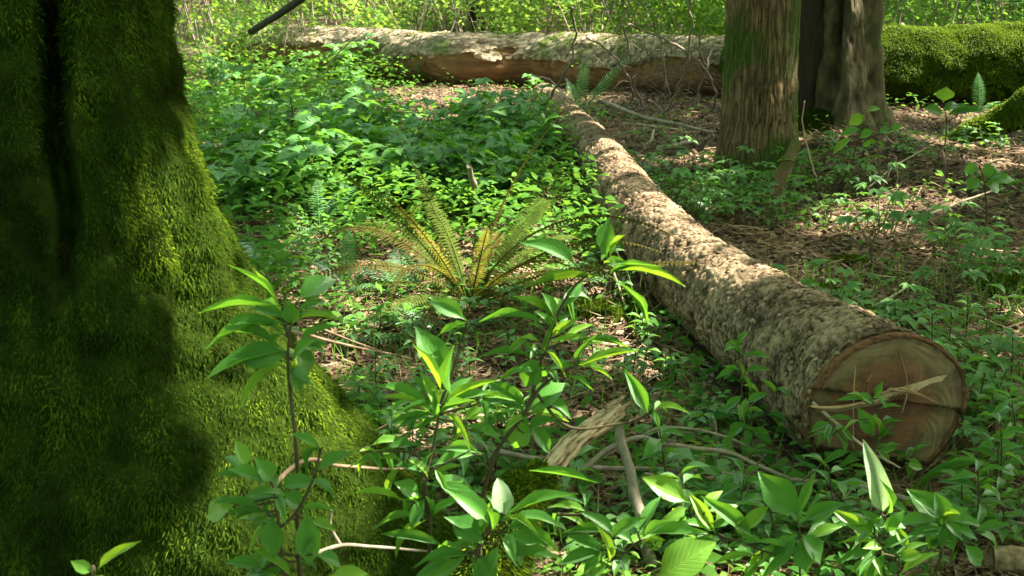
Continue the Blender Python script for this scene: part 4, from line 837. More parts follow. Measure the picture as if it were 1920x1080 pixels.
# tangle of dead twigs right of the log
tangle = [[(1185, 195, .0), (1183, 160, .25), (1168, 125, .5), (1140, 95, .75), (1100, 72, .9)], [(1340, 205, .0), (1338, 165, .3), (1318, 122, .55), (1270, 85, .8), (1200, 55, .95), (1160, 45, 1.0)], [(1240, 222, 0), (1275, 160, .4), (1290, 110, .7), (1297, 50, 1.0), (1290, -20, 1.4)],
          [(1000, 238, .0), (1040, 170, .45), (1068, 120, .75), (1078, 70, 1.0), (1076, 0, 1.4)], [(1245, 160, .3), (1243, 120, .5), (1240, 75, .7), (1230, 30, .9)], [(1255, 175, .1), (1247, 140, .3), (1240, 100, .5)], [(1300, 215, 0), (1310, 170, .25), (1325, 130, .5), (1335, 90, .6)],
          [(1180, 110, .6), (1178, 80, .7), (1165, 45, .9)], [(1330, 130, .4), (1310, 90, .7), (1320, 50, .9)], [(1205, 200, .05), (1190, 160, .3), (1200, 120, .5)], [(1060, 180, .3), (1030, 150, .4), (1000, 140, .5)]]
lab = ['bowed dead twig arching in front of the rotten log end', 'longest arched grey twig curving down beside the cedar', 'dead stem leaning up and right through the twig tangle', 'bare crooked stem rising over the far end of the felled log', 'short upright dead twig before the rotten log end', 'little curved twig at the heart of the tangle', 'bare twig close to the left side of the cedar', 'small twig dangling before the log above the upright fern', 'thin forked twig above the tangle near the cedar', 'weak stem beside the bowed dead twig', 'short grey twig crossing the far end of the felled log']
for pts, l_ in zip(tangle, lab): stick('dead_twig', l_, pts, .011, 'stick', wob=.02, cat='twig')
parts = []
for i in range(110):
    px = random.gauss(1265, 60); py = random.uniform(120, 215); p = gp(min(px, 1350), 205-random.random()*20); p = p+np.array([0, random.uniform(-.3, .4), random.uniform(0, .45)])
    a = random.uniform(0, 6.28); l_ = random.uniform(.15, .45); q = p+np.array([math.cos(a)*l_, .2*math.sin(a), random.uniform(-.2, .25)]); m_2 = (p+q)/2+np.array([0, 0, random.uniform(-.05, .08)])
    parts.append(tube([p, m_2, q], [.004, .003, .0015], 4, 3, cap=False))
link('twig_tangle', mesh('twig_tangle', *cat_all(parts), M['twigd']), kind='stuff', label='tangled heap of fine dead twigs left of the cedar', cat='twigs')
stick('fallen_stick', 'grey stick lying on the ground between the upright fern and the cedar', [(1130, 190, .12), (1200, 218, .08), (1280, 236, .04), (1340, 250, .03)], .022)
stick('fallen_stick', 'sunlit thin stick under the twig tangle', [(1195, 232, .03), (1245, 240, .03), (1290, 246, .02)], .012, 'paste')
stick('fallen_stick', 'sunlit short chunk of wood near the cedar foot', [(1235, 278, .03), (1270, 272, .05), (1302, 264, .04)], .024, 'paste')
stick('fallen_stick', 'pale forked bit of wood above the sunlit chunk', [(1208, 275, .02), (1222, 262, .06), (1226, 243, .10)], .014, 'paste')
def slab(label, b, t, w, th_):
    P0 = gp(*b); P1 = np.array(at(t[0], t[1], P0[1]+t[2])); ax = P1-P0; L_ = np.linalg.norm(ax); ax /= L_; s = np.cross(ax, [0, -1, 0.2]); s /= np.linalg.norm(s); n = np.cross(s, ax)
    V = []; k = 9
    for i in range(k+1):
        t_ = i/k; ww = w*(1-.55*t_)*(1+random.uniform(-.1, .1))
        for (a, c) in ((-1, -1), (-.3, -1.3), (.3, -.9), (1, -1), (1, 1), (-1, 1)): V.append(tuple(ax*L_*t_+s*a*ww+n*c*th_))
    F = [(i*6+j, i*6+(j+1) % 6, (i+1)*6+(j+1) % 6, (i+1)*6+j) for i in range(k) for j in range(6)]+[(0, 1, 2, 3, 4, 5), tuple(k*6+j for j in range(6))]
    o = link('wood_slab', mesh('wood_slab', V, F, M['cedar'], False, tint=np.full(len(V), .85)), label=label, cat='slab'); o.location = P0
slab('split grey slab of wood leaning against the foot of the cedar', (1450, 372), (1494, 262, .15), .055, .015)
slab('smaller pale slab of wood leaning right of the split grey slab', (1490, 350), (1515, 285, .1), .03, .01)
slab('short torn slab lying at the base of the cedar', (1415, 335), (1440, 310, .1), .05, .015)
stick('thin_sapling', 'thin bare sapling curving up before the dark hollow', [(1534, 350, 0), (1520, 300, .3), (1506, 240, .6), (1508, 190, .9)], .006, 'paste')
stick('leaning_stick', 'straight stick leaning up to the right below the hollow snag', [(1470, 350, .02), (1530, 325, .10), (1600, 288, .25)], .008)
for pts, l_, r_ in (([(1660, 255, .1), (1700, 288, .06), (1780, 310, .03)], 'thin twig sloping away from the hollow snag', .006), ([(1630, 350, .04), (1680, 310, .10), (1740, 275, .2)], 'twig rising to the right in the sunny litter', .007),
                    ([(1640, 370, .0), (1665, 330, .15), (1672, 300, .25)], 'forked bare stem in the sunny patch right of the snag', .007), ([(1768, 340, .0), (1770, 310, .12), (1768, 282, .25)], 'short pale sapling stub at right', .010),
                    ([(1680, 360, .0), (1682, 325, .15), (1680, 290, .28)], 'slim bare stem left of the pale stub', .005), ([(1560, 610, .02), (1640, 575, .04), (1700, 540, .04)], 'dark stick lying in litter above the sawn end', .011),
                    ([(1540, 580, .02), (1600, 560, .03), (1680, 520, .02)], 'thin stick parallel to the dark stick above the sawn end', .007), ([(1700, 415, .03), (1770, 390, .06), (1860, 360, .04), (1900, 350, .03)], 'long sunlit twig at the right beyond the sprigs', .009),
                    ([(1660, 445, .02), (1760, 428, .03), (1850, 412, .03)], 'twig lying level in the right hand litter', .008), ([(1330, 420, .02), (1400, 425, .03), (1480, 432, .02)], 'thin level twig on the litter right of the log middle', .006),
                    ([(1195, 480, .02), (1230, 440, .03), (1250, 410, .02)], 'twig against the right flank of the felled log', .005), ([(1150, 500, .14), (1162, 545, .08), (1180, 598, .01)], 'straight grey stake left of the felled log', .006),
                    ([(700, 775, .02), (760, 755, .04), (800, 742, .02)], 'pale twig in the litter under the big dark leaf', .007), ([(1100, 640, .02), (1160, 645, .03), (1230, 632, .02)], 'dark twig near the shaded flank of the felled log', .010),
                    ([(1480, 960, .02), (1560, 985, .03), (1640, 1010, .02)], 'brown twig half hidden below the front sprigs', .006), ([(1340, 860, .0), (1345, 815, .12), (1338, 780, .22)], 'thin pinkish stem behind the arched twig', .005),
                    ([(1600, 640, .03), (1550, 610, .03), (1480, 590, .02)], 'twig resting behind the top of the sawn end', .006), ([(1380, 1060, .03), (1300, 1040, .05), (1240, 1030, .03)], 'short brown twig beneath the lowest front leaves', .006)):
    stick('twig', l_, pts, r_, random.choice(['stick', 'paste']), cat='twig')
st_ = stick('short_log', 'end of a short brown log at the bottom right corner', [(1862, 1050, .05), (1900, 1052, .05), (1990, 1058, .05)], [.034, .037, .037], 'brokenwood2', wob=.004, cat='log', sides=18)
# slanting dry stem across the sawn end
stick('dry_stem', 'pale dry stem slanting down across the sawn end', [(1522, 755, D(3.84)), (1560, 790, D(3.80)), (1620, 838, D(3.74)), (1690, 880, D(3.7))], .006, 'paste')
# scattered further small twigs in the litter
for i in range(70):
    px = random.uniform(700, 1900); py = random.uniform(230, 1000); p = gp(px, py)
    if on_log(p[0], p[1], .15) or in_trunk(p[0], p[1]): continue
    a = random.uniform(0, 3.14); l_ = random.uniform(.12, .45); q = [np.array([math.cos(a)*l_*t, math.sin(a)*l_*t, .012+.03*math.sin(t*3)*random.random()]) for t in (0, .35, .7, 1)]
    o = link('small_twig', mesh('small_twig', *tube(q, [.005, .004, .003, .002], 5, 3, .008, i), M[random.choice(['stick', 'paste', 'stick', 'redst'])]), label='small dry twig lying in the leaf litter', cat='twig', group='small twigs in the litter'); o.location = p
# mossy arching root
ar = thing('mossy_root', 'arching root covered in vivid sunlit moss at the right edge', 'root', gp(1785, 268)); of = np.array(ar.location)
Pr = [at(1772, 274, 10.45)-of, at(1815, 254, 10.4)-of, at(1860, 236, 10.35)-of, at(1910, 212, 10.3)-of, at(1975, 185, 10.2)-of]
V, F = tube(Pr, [.04, .07, .095, .11, .12], 22, 12, .03, 5); link('wood', mesh('wood', V, F, M['mossbase']), ar)
V = np.array(V); Fq = np.array([f for f in F if len(f) == 4]); P, Nn = sample_on(V, Fq, 16000); k = Nn[:, 2] > -.5; v2, f2, t2 = blades(P[k], Nn[k], .03, .004, .6, .5)
link('moss', mesh('moss', v2, f2, M['moss2'], tint=t2), ar, kind='stuff')
# moss cushions
for px, py, w, h, l_ in ((1895, 545, .22, .09, 'broad moss cushion at the right edge'), (1600, 495, .12, .05, 'small moss cushion in the middle of the right hand litter'), (1545, 545, .08, .04, 'tiny moss cushion near the back of the sawn log'), (1130, 590, .25, .06, 'dark moss hump at the left flank of the felled log')):
    p = gp(px, py); th = np.linspace(0, 2*np.pi, 30, endpoint=False); t = np.linspace(0, 1, 9)[:, None]
    Pm = np.stack([w*(1-t**2)*np.cos(th)[None], .7*w*(1-t**2)*np.sin(th)[None], -.02+h*(1-(1-t)**2)+0*th[None]], -1); Pm = Pm*(1+.25*vnoise(Pm, 12, int(px)))[..., None]
    o = thing('moss_cushion', l_, 'moss', p); link('hump', mesh('hump', Pm.reshape(-1, 3), grid_faces(9, 30), M['mossbase']), o)
    P, Nn = sample_on(Pm.reshape(-1, 3), grid_faces(9, 30), 5000); Nn = Nn*np.sign((Nn[:, 2:3])+1e-6); v2, f2, t2 = blades(P, Nn, .016, .002, .2, .5); link('moss', mesh('moss', v2, f2, M['moss'], tint=t2), o, kind='stuff')

# ================================================================ FOREGROUND SHRUBS (each leaf its own part)
def shrub(name, label, d, stems, leaves, cat='shrub', face=.45, sw=.0045):
    """stems: lists of (px,py[,d]); leaves: (bx,by,tx,ty,w[,face[,matkind[,ddepth]]])"""
    S3 = []
    for st in stems: S3.append(np.array([at(p[0], p[1], p[2] if len(p) > 2 else d) for p in st]))
    b = S3[0][0]; g0 = np.array([b[0], b[1], T(b[0], b[1])]); 
    if b[2] > g0[2]+.01: S3[0] = np.vstack([g0-[0, 0, .02], S3[0]])
    o = thing(name, label, cat, g0); parts = []
    dense = []
    for i, s in enumerate(S3):
        c = catmull(s, 6); dense.append(c); parts.append(tube([q-g0 for q in s], np.linspace(sw*(1 if i == 0 else .7), sw*.4, len(s)), 6, 6, .003, i))
    dense = np.vstack(dense)
    cv = np.array([0, 0, CAMZ]); extra = []
    if len(leaves) > 10:
        for lf in leaves:                              # smaller companion leaves in the same whorls
            for _ in range(random.choice((0, 1, 1, 2))):
                a_ = random.uniform(.35, 1.3)*random.choice((-1, 1)); vx, vy = lf[2]-lf[0], lf[3]-lf[1]; q_ = random.uniform(.45, .85)
                extra.append((lf[0]+random.uniform(-8, 8), lf[1]+random.uniform(-4, 22), lf[0]+q_*(vx*math.cos(a_)-vy*math.sin(a_)), lf[1]+8+q_*(vx*math.sin(a_)+vy*math.cos(a_)), max(8, min(30, lf[4])*random.uniform(.5, .8)), None, '' if random.random() < .75 else 'y', random.uniform(-.08, .10)))
    for lf in list(leaves)+extra:
        bx_, by_, tx, ty, w = lf[:5]; fc = lf[5] if len(lf) > 5 and lf[5] is not None else face; mk = lf[6] if len(lf) > 6 else ''; dd = lf[7] if len(lf) > 7 else random.uniform(-.03, .03)
        pb0 = at(bx_, by_, d); j = np.linalg.norm(dense-pb0, axis=1).argmin(); dist_b = d+np.clip(dense[j][1]-d, -.12, .12)
        pb = at(bx_, by_, dist_b); pt = at(tx, ty, dist_b+dd); ax = pt-pb; L_ = np.linalg.norm(ax); tc_ = cv-pb; tc_ /= np.linalg.norm(tc_)
        up = (1-fc)*np.array([0, 0, 1.0])+fc*tc_+rng.normal(0, .10, 3)
        Wd = w/FPX*dist_b*1.08
        me = random.choice(hero_lit if mk == 'y' else herop if mk == 'p' else hero)
        link('leaf', me, o, mw=lm(pb-g0, ax, up, L_*1.03, Wd, L_))
        j = np.linalg.norm(dense-pb, axis=1).argmin(); q = dense[j]
        if np.linalg.norm(q-pb) > .006: parts.append(tube([q-g0, (q+pb)/2-g0+np.array([0, 0, -.004]), pb-g0], [.0022, .0018, .0014], 4, 3))
    link('stem', mesh('stem', *cat_all(parts), M['stem']), o)
    return o
shrub('shrub', 'leafy shrub stem with drooping leaves in front of the mossy trunk edge', 2.35,
      [[(560, 1010), (556, 900), (548, 780), (541, 690), (545, 640), (552, 590)], [(545, 640), (530, 600)]],
      [(556, 566, 628, 512, 44, .75, '', .05), (540, 606, 378, 624, 36, .35), (530, 576, 376, 582, 14, .3), (538, 660, 388, 704, 34, .35, '', -.05), (545, 664, 437, 672, 50, .8), (548, 612, 543, 563, 34, .8), (556, 645, 628, 606, 20, .5), (552, 650, 592, 706, 42, .7), (552, 640, 612, 652, 24, .5),
       (540, 600, 470, 574, 24, .5), (545, 680, 600, 640, 24, .5), (545, 680, 560, 735, 30, .7), (540, 620, 430, 605, 24, .4), (552, 600, 640, 585, 16, .4, 'y')], sw=.005)
shrub('shrub', 'leafy shrub with large hanging leaf at the foot of the mossy trunk', 2.3,
      [[(540, 1140), (530, 1060), (525, 990), (512, 920), (500, 890)], [(525, 990), (560, 955), (590, 890)], [(530, 1060), (505, 1060)]],
      [(466, 880, 440, 828, 30, .6, 'y'), (505, 908, 424, 886, 36, .5), (512, 906, 480, 858, 36, .7), (440, 946, 384, 966, 44, .8, 'y'), (524, 916, 590, 892, 36, .6), (528, 922, 560, 952, 40, .8), (502, 958, 482, 1012, 40, .7), (500, 962, 424, 970, 14, .3), (572, 952, 582, 1062, 50, .85), (556, 962, 625, 950, 15, .3), (512, 962, 512, 1046, 44, .8),
       (590, 1040, 642, 1060, 34, .5), (492, 1066, 426, 1048, 30, .6), (545, 1072, 430, 1082, 34, .5), (585, 886, 662, 846, 26, .5), (600, 840, 548, 812, 18, .5), (616, 1082, 688, 1076, 34, .5, 'y'), (505, 900, 400, 900, 22, .4), (510, 1020, 470, 1075, 34, .7), (500, 960, 405, 940, 20, .4), (560, 1040, 600, 1000, 28, .6), (530, 930, 455, 925, 30, .6)], sw=.005)
shrub('shrub', 'shrub whorl of pale narrow leaves spreading above the big dark leaf', 2.5,
      [[(805, 1090), (808, 980), (798, 900), (812, 830), (820, 775)], [(798, 900), (780, 850), (700, 845)], [(808, 980), (800, 895), (880, 845)]],
      [(820, 772, 794, 700, 24, .6, 'y'), (815, 772, 716, 730, 16, .4, 'y'), (812, 765, 704, 716, 26, .45), (825, 770, 912, 720, 20, .5), (825, 768, 928, 706, 14, .4, 'y'), (815, 778, 750, 786, 18, .4), (825, 776, 856, 764, 16, .5, 'y'), (815, 780, 735, 800, 14, .4), (822, 770, 880, 700, 22, .5), (846, 727, 784, 612, 56, .85, '', .03), (876, 602, 806, 556, 34, .7),
       (898, 748, 957, 740, 14, .4, 'y'), (870, 788, 902, 764, 22, .6, 'y'), (762, 866, 660, 852, 30, .5, 'y'), (690, 838, 770, 818, 20, .5, 'y'), (700, 850, 660, 888, 18, .5, 'y'), (716, 842, 786, 840, 20, .5), (808, 876, 886, 848, 22, .5), (906, 852, 824, 828, 26, .5), (800, 896, 864, 874, 13, .4, 'y'), (800, 904, 932, 962, 36, .5), (797, 972, 694, 968, 18, .35),
       (800, 890, 740, 870, 26, .5), (790, 930, 735, 905, 34, .6), (760, 940, 665, 910, 16, .4, 'y'), (800, 930, 770, 990, 26, .6), (812, 970, 850, 930, 20, .5), (830, 740, 770, 650, 16, .5, 'y')], sw=.005)
shrub('shrub', 'tall shrub with dark diagonal stem and sunlit coloured top leaves before the felled log', 2.6,
      [[(900, 1010), (925, 860), (985, 770), (1012, 690), (1026, 640), (1038, 605)], [(1020, 665), (1050, 585), (1085, 530), (1130, 505)], [(985, 770), (1020, 720), (1085, 682)], [(1000, 730), (1070, 800), (1180, 790)]],
      [(1012, 668, 984, 724, 46, .85), (988, 775, 1052, 712, 54, .85), (990, 775, 958, 852, 50, .85), (985, 772, 914, 714, 40, .7), (992, 632, 950, 660, 16, .5, 'y'), (1012, 640, 976, 634, 15, .5, 'y'), (1030, 636, 1086, 598, 17, .5, 'y'), (1020, 650, 1104, 634, 15, .4, 'y'), (1022, 606, 938, 588, 14, .4), (1040, 606, 1064, 590, 24, .6), (1015, 690, 934, 706, 11, .4, 'y'),
       (1000, 670, 902, 654, 16, .4), (1138, 484, 1138, 410, 34, .85), (1084, 502, 992, 436, 36, .6), (1132, 494, 1174, 490, 20, .7), (1145, 507, 1284, 524, 12, .2, 'y'), (1130, 518, 988, 546, 11, .2, 'y'), (1056, 578, 1092, 530, 22, .7), (1060, 560, 1110, 546, 16, .5), (1078, 690, 1192, 663, 14, .35, 'y'), (1066, 684, 1152, 694, 13, .35, 'y'), (1086, 640, 1182, 650, 12, .3),
       (1024, 690, 1075, 690, 20, .5), (1010, 700, 960, 690, 20, .5), (1000, 745, 1080, 775, 26, .5), (1216, 776, 1178, 702, 28, .75), (1226, 765, 1288, 762, 16, .5, 'y'), (1050, 600, 960, 560, 20, .4, 'y'), (1042, 600, 1010, 550, 26, .6), (1050, 640, 1110, 610, 14, .4, 'y'), (985, 790, 1035, 850, 30, .7), (940, 830, 880, 790, 24, .5), (1005, 600, 900, 580, 18, .4), (985, 760, 900, 740, 26, .5)], sw=.0055)
shrub('shrub', 'low front shrub with broad dark leaves over the mossy branch base', 2.45,
      [[(900, 1120), (895, 1040), (915, 990), (940, 960)], [(895, 1040), (885, 1035)]],
      [(946, 966, 934, 898, 42, .8, 'p'), (946, 966, 1078, 924, 26, .5), (842, 1026, 718, 1010, 24, .4), (886, 1030, 800, 1088, 48, .8), (880, 1046, 932, 1090, 52, .8), (932, 1046, 1052, 1044, 30, .45), (842, 980, 905, 1005, 56, .8), (942, 1000, 1014, 1022, 32, .6), (946, 996, 1008, 974, 22, .5), (920, 985, 860, 920, 40, .7), (900, 1010, 830, 975, 30, .5), (950, 975, 1060, 965, 26, .4), (925, 985, 955, 930, 34, .7),
       (880, 1040, 780, 1045, 24, .4), (900, 1020, 880, 960, 34, .7), (940, 1010, 1000, 1060, 36, .6)], sw=.005)
shrub('shrub', 'front shrub of overlapping blue green leaves right of the mossy branch base', 2.6,
      [[(1150, 1140), (1150, 1060), (1140, 1010), (1120, 960)], [(1150, 1060), (1190, 1020), (1230, 1005)]],
      [(1196, 1002, 1324, 1010, 28, .5), (1168, 1022, 1218, 1010, 22, .5, 'y'), (1142, 1042, 1058, 1010, 26, .5), (1132, 1032, 1048, 1064, 28, .5), (1152, 1040, 1186, 1066, 32, .6), (1150, 1002, 1106, 958, 24, .6), (1122, 906, 996, 894, 15, .3), (1042, 966, 1112, 988, 20, .5, 'y'), (1140, 1010, 1210, 970, 26, .5), (1150, 1060, 1090, 1080, 26, .5), (1150, 1000, 1060, 985, 22, .5), (1190, 1020, 1140, 985, 22, .6), (1200, 1010, 1260, 980, 24, .5),
       (1228, 1088, 1338, 1018, 76, .85, 'y'), (1140, 1020, 1100, 1060, 26, .6), (1100, 960, 1040, 940, 20, .5, 'y')])
shrub('shrub', 'shrub with upright broad pointed leaf below the long grey branch', 2.9,
      [[(1500, 1140), (1502, 1050), (1498, 985)], [(1500, 1060), (1400, 1020), (1345, 1000), (1298, 945)], [(1502, 1050), (1440, 1010), (1420, 1000)]],
      [(1296, 942, 1204, 898, 46, .7, 'y'), (1344, 1004, 1290, 925, 26, .6, 'y'), (1418, 1014, 1308, 932, 32, .6), (1498, 974, 1420, 884, 62, .85), (1502, 982, 1578, 940, 32, .5), (1520, 985, 1572, 956, 26, .5), (1512, 1012, 1578, 984, 24, .5, 'y'), (1500, 1000, 1550, 1050, 44, .7), (1500, 1010, 1510, 1070, 40, .8), (1495, 1000, 1450, 1040, 34, .7), (1490, 1010, 1410, 1060, 22, .5), (1500, 1020, 1430, 1080, 22, .5), (1290, 950, 1240, 985, 24, .6, 'y'),
       (1345, 1000, 1270, 985, 22, .5), (1340, 980, 1380, 940, 30, .6, 'y'), (1390, 1000, 1440, 950, 30, .6, 'y'), (1320, 960, 1350, 915, 24, .6, 'y'), (1500, 985, 1475, 930, 26, .6), (1420, 1040, 1340, 1060, 18, .4, 'y'), (1440, 1020, 1370, 1010, 22, .5)])
shrub('shrub', 'shrub holding one pale whitish leaf before the sawn end', 3.0,
      [[(1660, 1120), (1655, 1040), (1648, 1000)], [(1655, 1040), (1690, 1045), (1700, 1020)], [(1655, 1040), (1640, 990), (1655, 955)]],
      [(1655, 958, 1630, 846, 44, .8, 'p'), (1636, 1002, 1572, 960, 28, .7, 'y'), (1656, 1026, 1618, 1030, 20, .6, 'y'), (1652, 1020, 1574, 1022, 10, .3, 'y'), (1682, 1040, 1738, 1016, 14, .5, 'y'), (1684, 1048, 1730, 1040, 28, .7, 'y'), (1686, 1078, 1754, 1034, 22, .5, 'y'), (1640, 1040, 1610, 1085, 40, .8), (1650, 1045, 1645, 1095, 40, .8), (1640, 1035, 1575, 1050, 26, .5), (1660, 1000, 1690, 960, 26, .6), (1650, 1000, 1615, 955, 24, .6),
       (1655, 1030, 1700, 1000, 20, .5), (1640, 985, 1560, 985, 22, .4), (1700, 1030, 1680, 985, 20, .6, 'y'), (1650, 990, 1700, 985, 28, .5)])
shrub('shrub', 'shrub of dark green leaves on a thin black stem at lower right', 3.1,
      [[(1748, 1090), (1765, 1040), (1764, 1000), (1766, 976)], [(1764, 1010), (1810, 1000), (1830, 990)]],
      [(1765, 976, 1704, 918, 46, .7), (1768, 976, 1846, 986, 28, .5), (1822, 996, 1894, 984, 22, .5), (1762, 978, 1670, 986, 30, .5), (1806, 1020, 1846, 1062, 32, .6), (1768, 972, 1755, 925, 36, .7), (1770, 980, 1815, 955, 26, .5), (1760, 985, 1700, 1010, 26, .5), (1765, 990, 1790, 1030, 30, .7), (1768, 985, 1838, 1000, 26, .5), (1762, 970, 1720, 935, 30, .6), (1830, 1000, 1880, 1020, 22, .5), (1766, 980, 1740, 1030, 26, .7)])
shrub('shrub', 'sprawling green plant with two long leaves below the right side of the sawn end', 3.75,
      [[(1860, 960), (1868, 900), (1872, 850), (1880, 820)]],
      [(1852, 862, 1750, 884, 24, .5), (1856, 868, 1692, 906, 16, .4), (1870, 850, 1920, 835, 20, .5), (1872, 840, 1835, 832, 18, .5), (1875, 825, 1915, 800, 20, .5), (1868, 880, 1905, 890, 22, .5), (1868, 900, 1830, 915, 26, .5)])
shrub('herb', 'spindly leafy herb growing up in front of the sawn end', 3.72,
      [[(1650, 925), (1640, 860), (1638, 800), (1636, 745)], [(1645, 890), (1600, 840), (1556, 790)], [(1645, 900), (1700, 870), (1728, 812)]],
      [(1640, 818, 1611, 770, 30, .85), (1640, 748, 1656, 716, 13, .7), (1622, 750, 1566, 755, 12, .5), (1607, 790, 1552, 781, 12, .5), (1556, 792, 1520, 806, 16, .6), (1640, 808, 1692, 777, 7, .4), (1655, 822, 1676, 792, 6, .4), (1560, 806, 1602, 852, 15, .6), (1696, 868, 1728, 878, 22, .6, 'y'), (1640, 760, 1604, 738, 18, .6), (1645, 770, 1690, 755, 10, .5), (1630, 850, 1580, 862, 14, .5), (1625, 860, 1560, 885, 14, .5),
       (1600, 845, 1540, 870, 16, .5), (1650, 850, 1680, 838, 16, .6), (1700, 860, 1745, 832, 10, .4), (1640, 840, 1670, 870, 16, .6, 'y'), (1600, 830, 1575, 800, 12, .5), (1640, 880, 1590, 905, 14, .5), (1560, 800, 1528, 840, 8, .5)], 'herb', sw=.003)
shrub('herb', 'small leafy herb standing against the bark before the left flank of the felled log', 4.0,
      [[(1400, 830), (1395, 760), (1388, 690), (1382, 630)], [(1400, 790), (1440, 770), (1460, 730)]],
      [(1384, 640, 1350, 655, 12, .5), (1384, 640, 1402, 622, 12, .6), (1388, 665, 1440, 672, 12, .5), (1390, 690, 1342, 705, 14, .5), (1392, 700, 1445, 690, 14, .5), (1395, 740, 1360, 770, 18, .6), (1460, 735, 1490, 745, 14, .5), (1395, 760, 1440, 735, 18, .6), (1440, 770, 1475, 800, 20, .6), (1400, 790, 1365, 820, 22, .6), (1455, 740, 1430, 710, 12, .5, 'y'), (1405, 800, 1450, 830, 24, .6), (1388, 660, 1362, 632, 10, .5)], 'herb', sw=.003)
shrub('shrub', 'pair of bright leaves poking into the bottom left corner', 2.0, [[(175, 1120), (178, 1075)]], [(178, 1072, 266, 1016, 20, .6, 'y'), (176, 1074, 134, 1052, 26, .7, 'y'), (178, 1080, 200, 1100, 20, .6, 'y')])
shrub('broad_leaf_plant', 'plant with large pale green leaves beside the foot of the hollow snag', 8.4,
      [[(1600, 300), (1610, 260), (1625, 225)], [(1605, 275), (1650, 250), (1680, 240)]],
      [(1622, 215, 1592, 232, 22, .8, 'y'), (1625, 210, 1650, 202, 14, .5, 'y'), (1615, 240, 1575, 258, 16, .6), (1600, 255, 1560, 288, 14, .6, 'y'), (1640, 245, 1608, 258, 18, .6), (1645, 250, 1672, 240, 16, .6), (1670, 245, 1690, 232, 14, .6), (1635, 260, 1618, 275, 14, .6)], sw=.007)
shrub('broad_leaf_plant', 'upright translucent yellow green leaf before the mossy log', 9.5, [[(1775, 225), (1768, 198)]], [(1770, 192, 1773, 164, 34, .9, 'y'), (1768, 210, 1800, 188, 20, .5), (1770, 215, 1730, 205, 22, .5), (1775, 215, 1830, 205, 24, .5), (1780, 220, 1850, 200, 16, .5)], sw=.006)
shrub('broad_leaf_plant', 'bright yellow leaved sprout on top of the mossy log', 13.1, [[(1682, 62), (1686, 48)]], [(1684, 50, 1672, 45, 10, .7, 'y'), (1686, 50, 1698, 46, 10, .7, 'y')], sw=.006)
shrub('broad_leaf_plant', 'big leaved plant at the right edge above the litter', 7.4, [[(1850, 390), (1845, 340), (1835, 310)]],
      [(1840, 340, 1812, 352, 26, .7), (1845, 345, 1880, 352, 30, .7), (1840, 325, 1865, 312, 24, .6), (1835, 315, 1808, 318, 22, .6), (1850, 340, 1905, 330, 24, .6), (1845, 335, 1880, 318, 22, .6)], sw=.006)
shrub('sapling', 'maple sapling with bright lit leaves in the bramble patch left of centre', 9.8, [[(545, 262), (548, 215), (545, 180)]],
      [(545, 205, 515, 208, 16, .6, 'y'), (546, 200, 580, 196, 16, .6, 'y'), (545, 222, 510, 228, 18, .6, 'y'), (548, 218, 585, 215, 16, .6, 'y'), (545, 190, 525, 184, 12, .6, 'y'), (545, 188, 562, 180, 12, .6, 'y'), (545, 240, 520, 248, 16, .6, 'y'), (548, 235, 570, 240, 14, .6, 'y')], sw=.006)
shrub('sapling', 'lit seedling with fresh pale leaves just right of the sawn end', 4.6, [[(1775, 740), (1778, 700), (1760, 655)]],
      [(1765, 662, 1745, 642, 14, .7, 'y'), (1770, 675, 1795, 672, 24, .7, 'y'), (1772, 690, 1752, 692, 16, .6, 'y'), (1776, 695, 1810, 692, 14, .6, 'y'), (1776, 708, 1765, 722, 20, .7, 'y'), (1778, 712, 1800, 716, 16, .6)], 'plant', sw=.003)
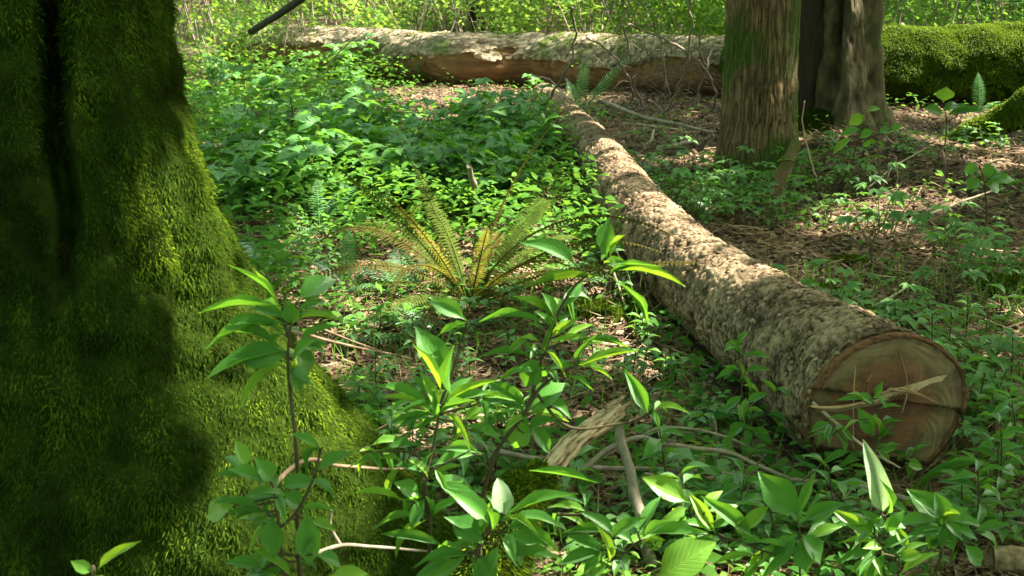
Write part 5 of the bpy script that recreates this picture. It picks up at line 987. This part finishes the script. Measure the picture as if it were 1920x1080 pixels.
# low leafy shoots filling the very front
hd = [mesh('leaf', *leaf_vf(7, 2, 'lance', .22, dr, sd), M['leaf']) for sd, dr in ((21, .3), (22, .15), (23, .45))]
def proto_shoot(seed):
    r = random.Random(seed); h = r.uniform(.16, .34); lx, ly = r.uniform(-.06, .06), r.uniform(-.05, .05)
    f_ = lambda t: Vector((lx*t*t, ly*t*t, h*t))
    st = mesh('stem', *tube([f_(0)-Vector((0, 0, .03)), f_(.35), f_(.7), f_(1)], [.0036, .003, .0022, .0012], 6, 3), M['stem']); ls = []
    n = r.randint(10, 14)
    for i in range(n):
        t = .35+.65*i/(n-1); q = i*2.399+r.uniform(-.3, .3); L_ = r.uniform(.05, .095)*(1.1-.3*abs(t-.75))
        ls.append((r.choice(hd), lm(f_(t), (math.cos(q), math.sin(q), r.uniform(-.15, .75)*t), (r.uniform(-.3, .3), r.uniform(-.3, .3)-.25, 1), L_, L_*r.uniform(.28, .42))))
    return st, ls
PR['shoot'] = [proto_shoot(sd) for sd in range(60, 68)]
for px, py, lab_ in ((690, 960, 'leafy shoot at the foot of the mossy trunk near the forked twig'), (760, 1010, 'leafy shoot right of the forked twig'), (640, 1000, 'leafy shoot before the mossy flare'), (1010, 1040, 'leafy shoot just right of the mossy branch base'), (1080, 1000, 'leafy shoot left of the upright grey stick'),
                     (1250, 1000, 'leafy shoot right of the upright grey stick'), (1310, 1060, 'leafy shoot beside the largest pale green front leaf'), (1380, 1030, 'leafy shoot left of the broad pointed leaf'), (1460, 1070, 'leafy shoot below the broad pointed leaf'), (1560, 1060, 'leafy shoot left of the pale whitish leaf'),
                     (1720, 1060, 'leafy shoot left of the black stemmed shrub'), (1820, 1040, 'leafy shoot right of the black stemmed shrub'), (1870, 985, 'leafy shoot above the short brown log'), (860, 960, 'leafy shoot left of the mossy branch base'),
                     (940, 1075, 'leafy shoot at the bottom edge below the mossy branch base'), (1660, 1075, 'leafy shoot at the bottom edge under the whitish leaf'),
                     (1900, 900, 'leafy shoot at the right edge beside the sawn end'), (560, 1075, 'leafy shoot at the bottom edge under the hanging leaf shrub'), (730, 900, 'leafy shoot in the litter right of the mossy flare')):
    put('shoot', 'leafy_shoot', gp(px, py), lab_, 'plant', 'low leafy shoots along the front', random.uniform(.85, 1.25))
print('objects', len(bpy.data.objects), 'tris', sum(len(m.polygons) for m in bpy.data.meshes)*2)
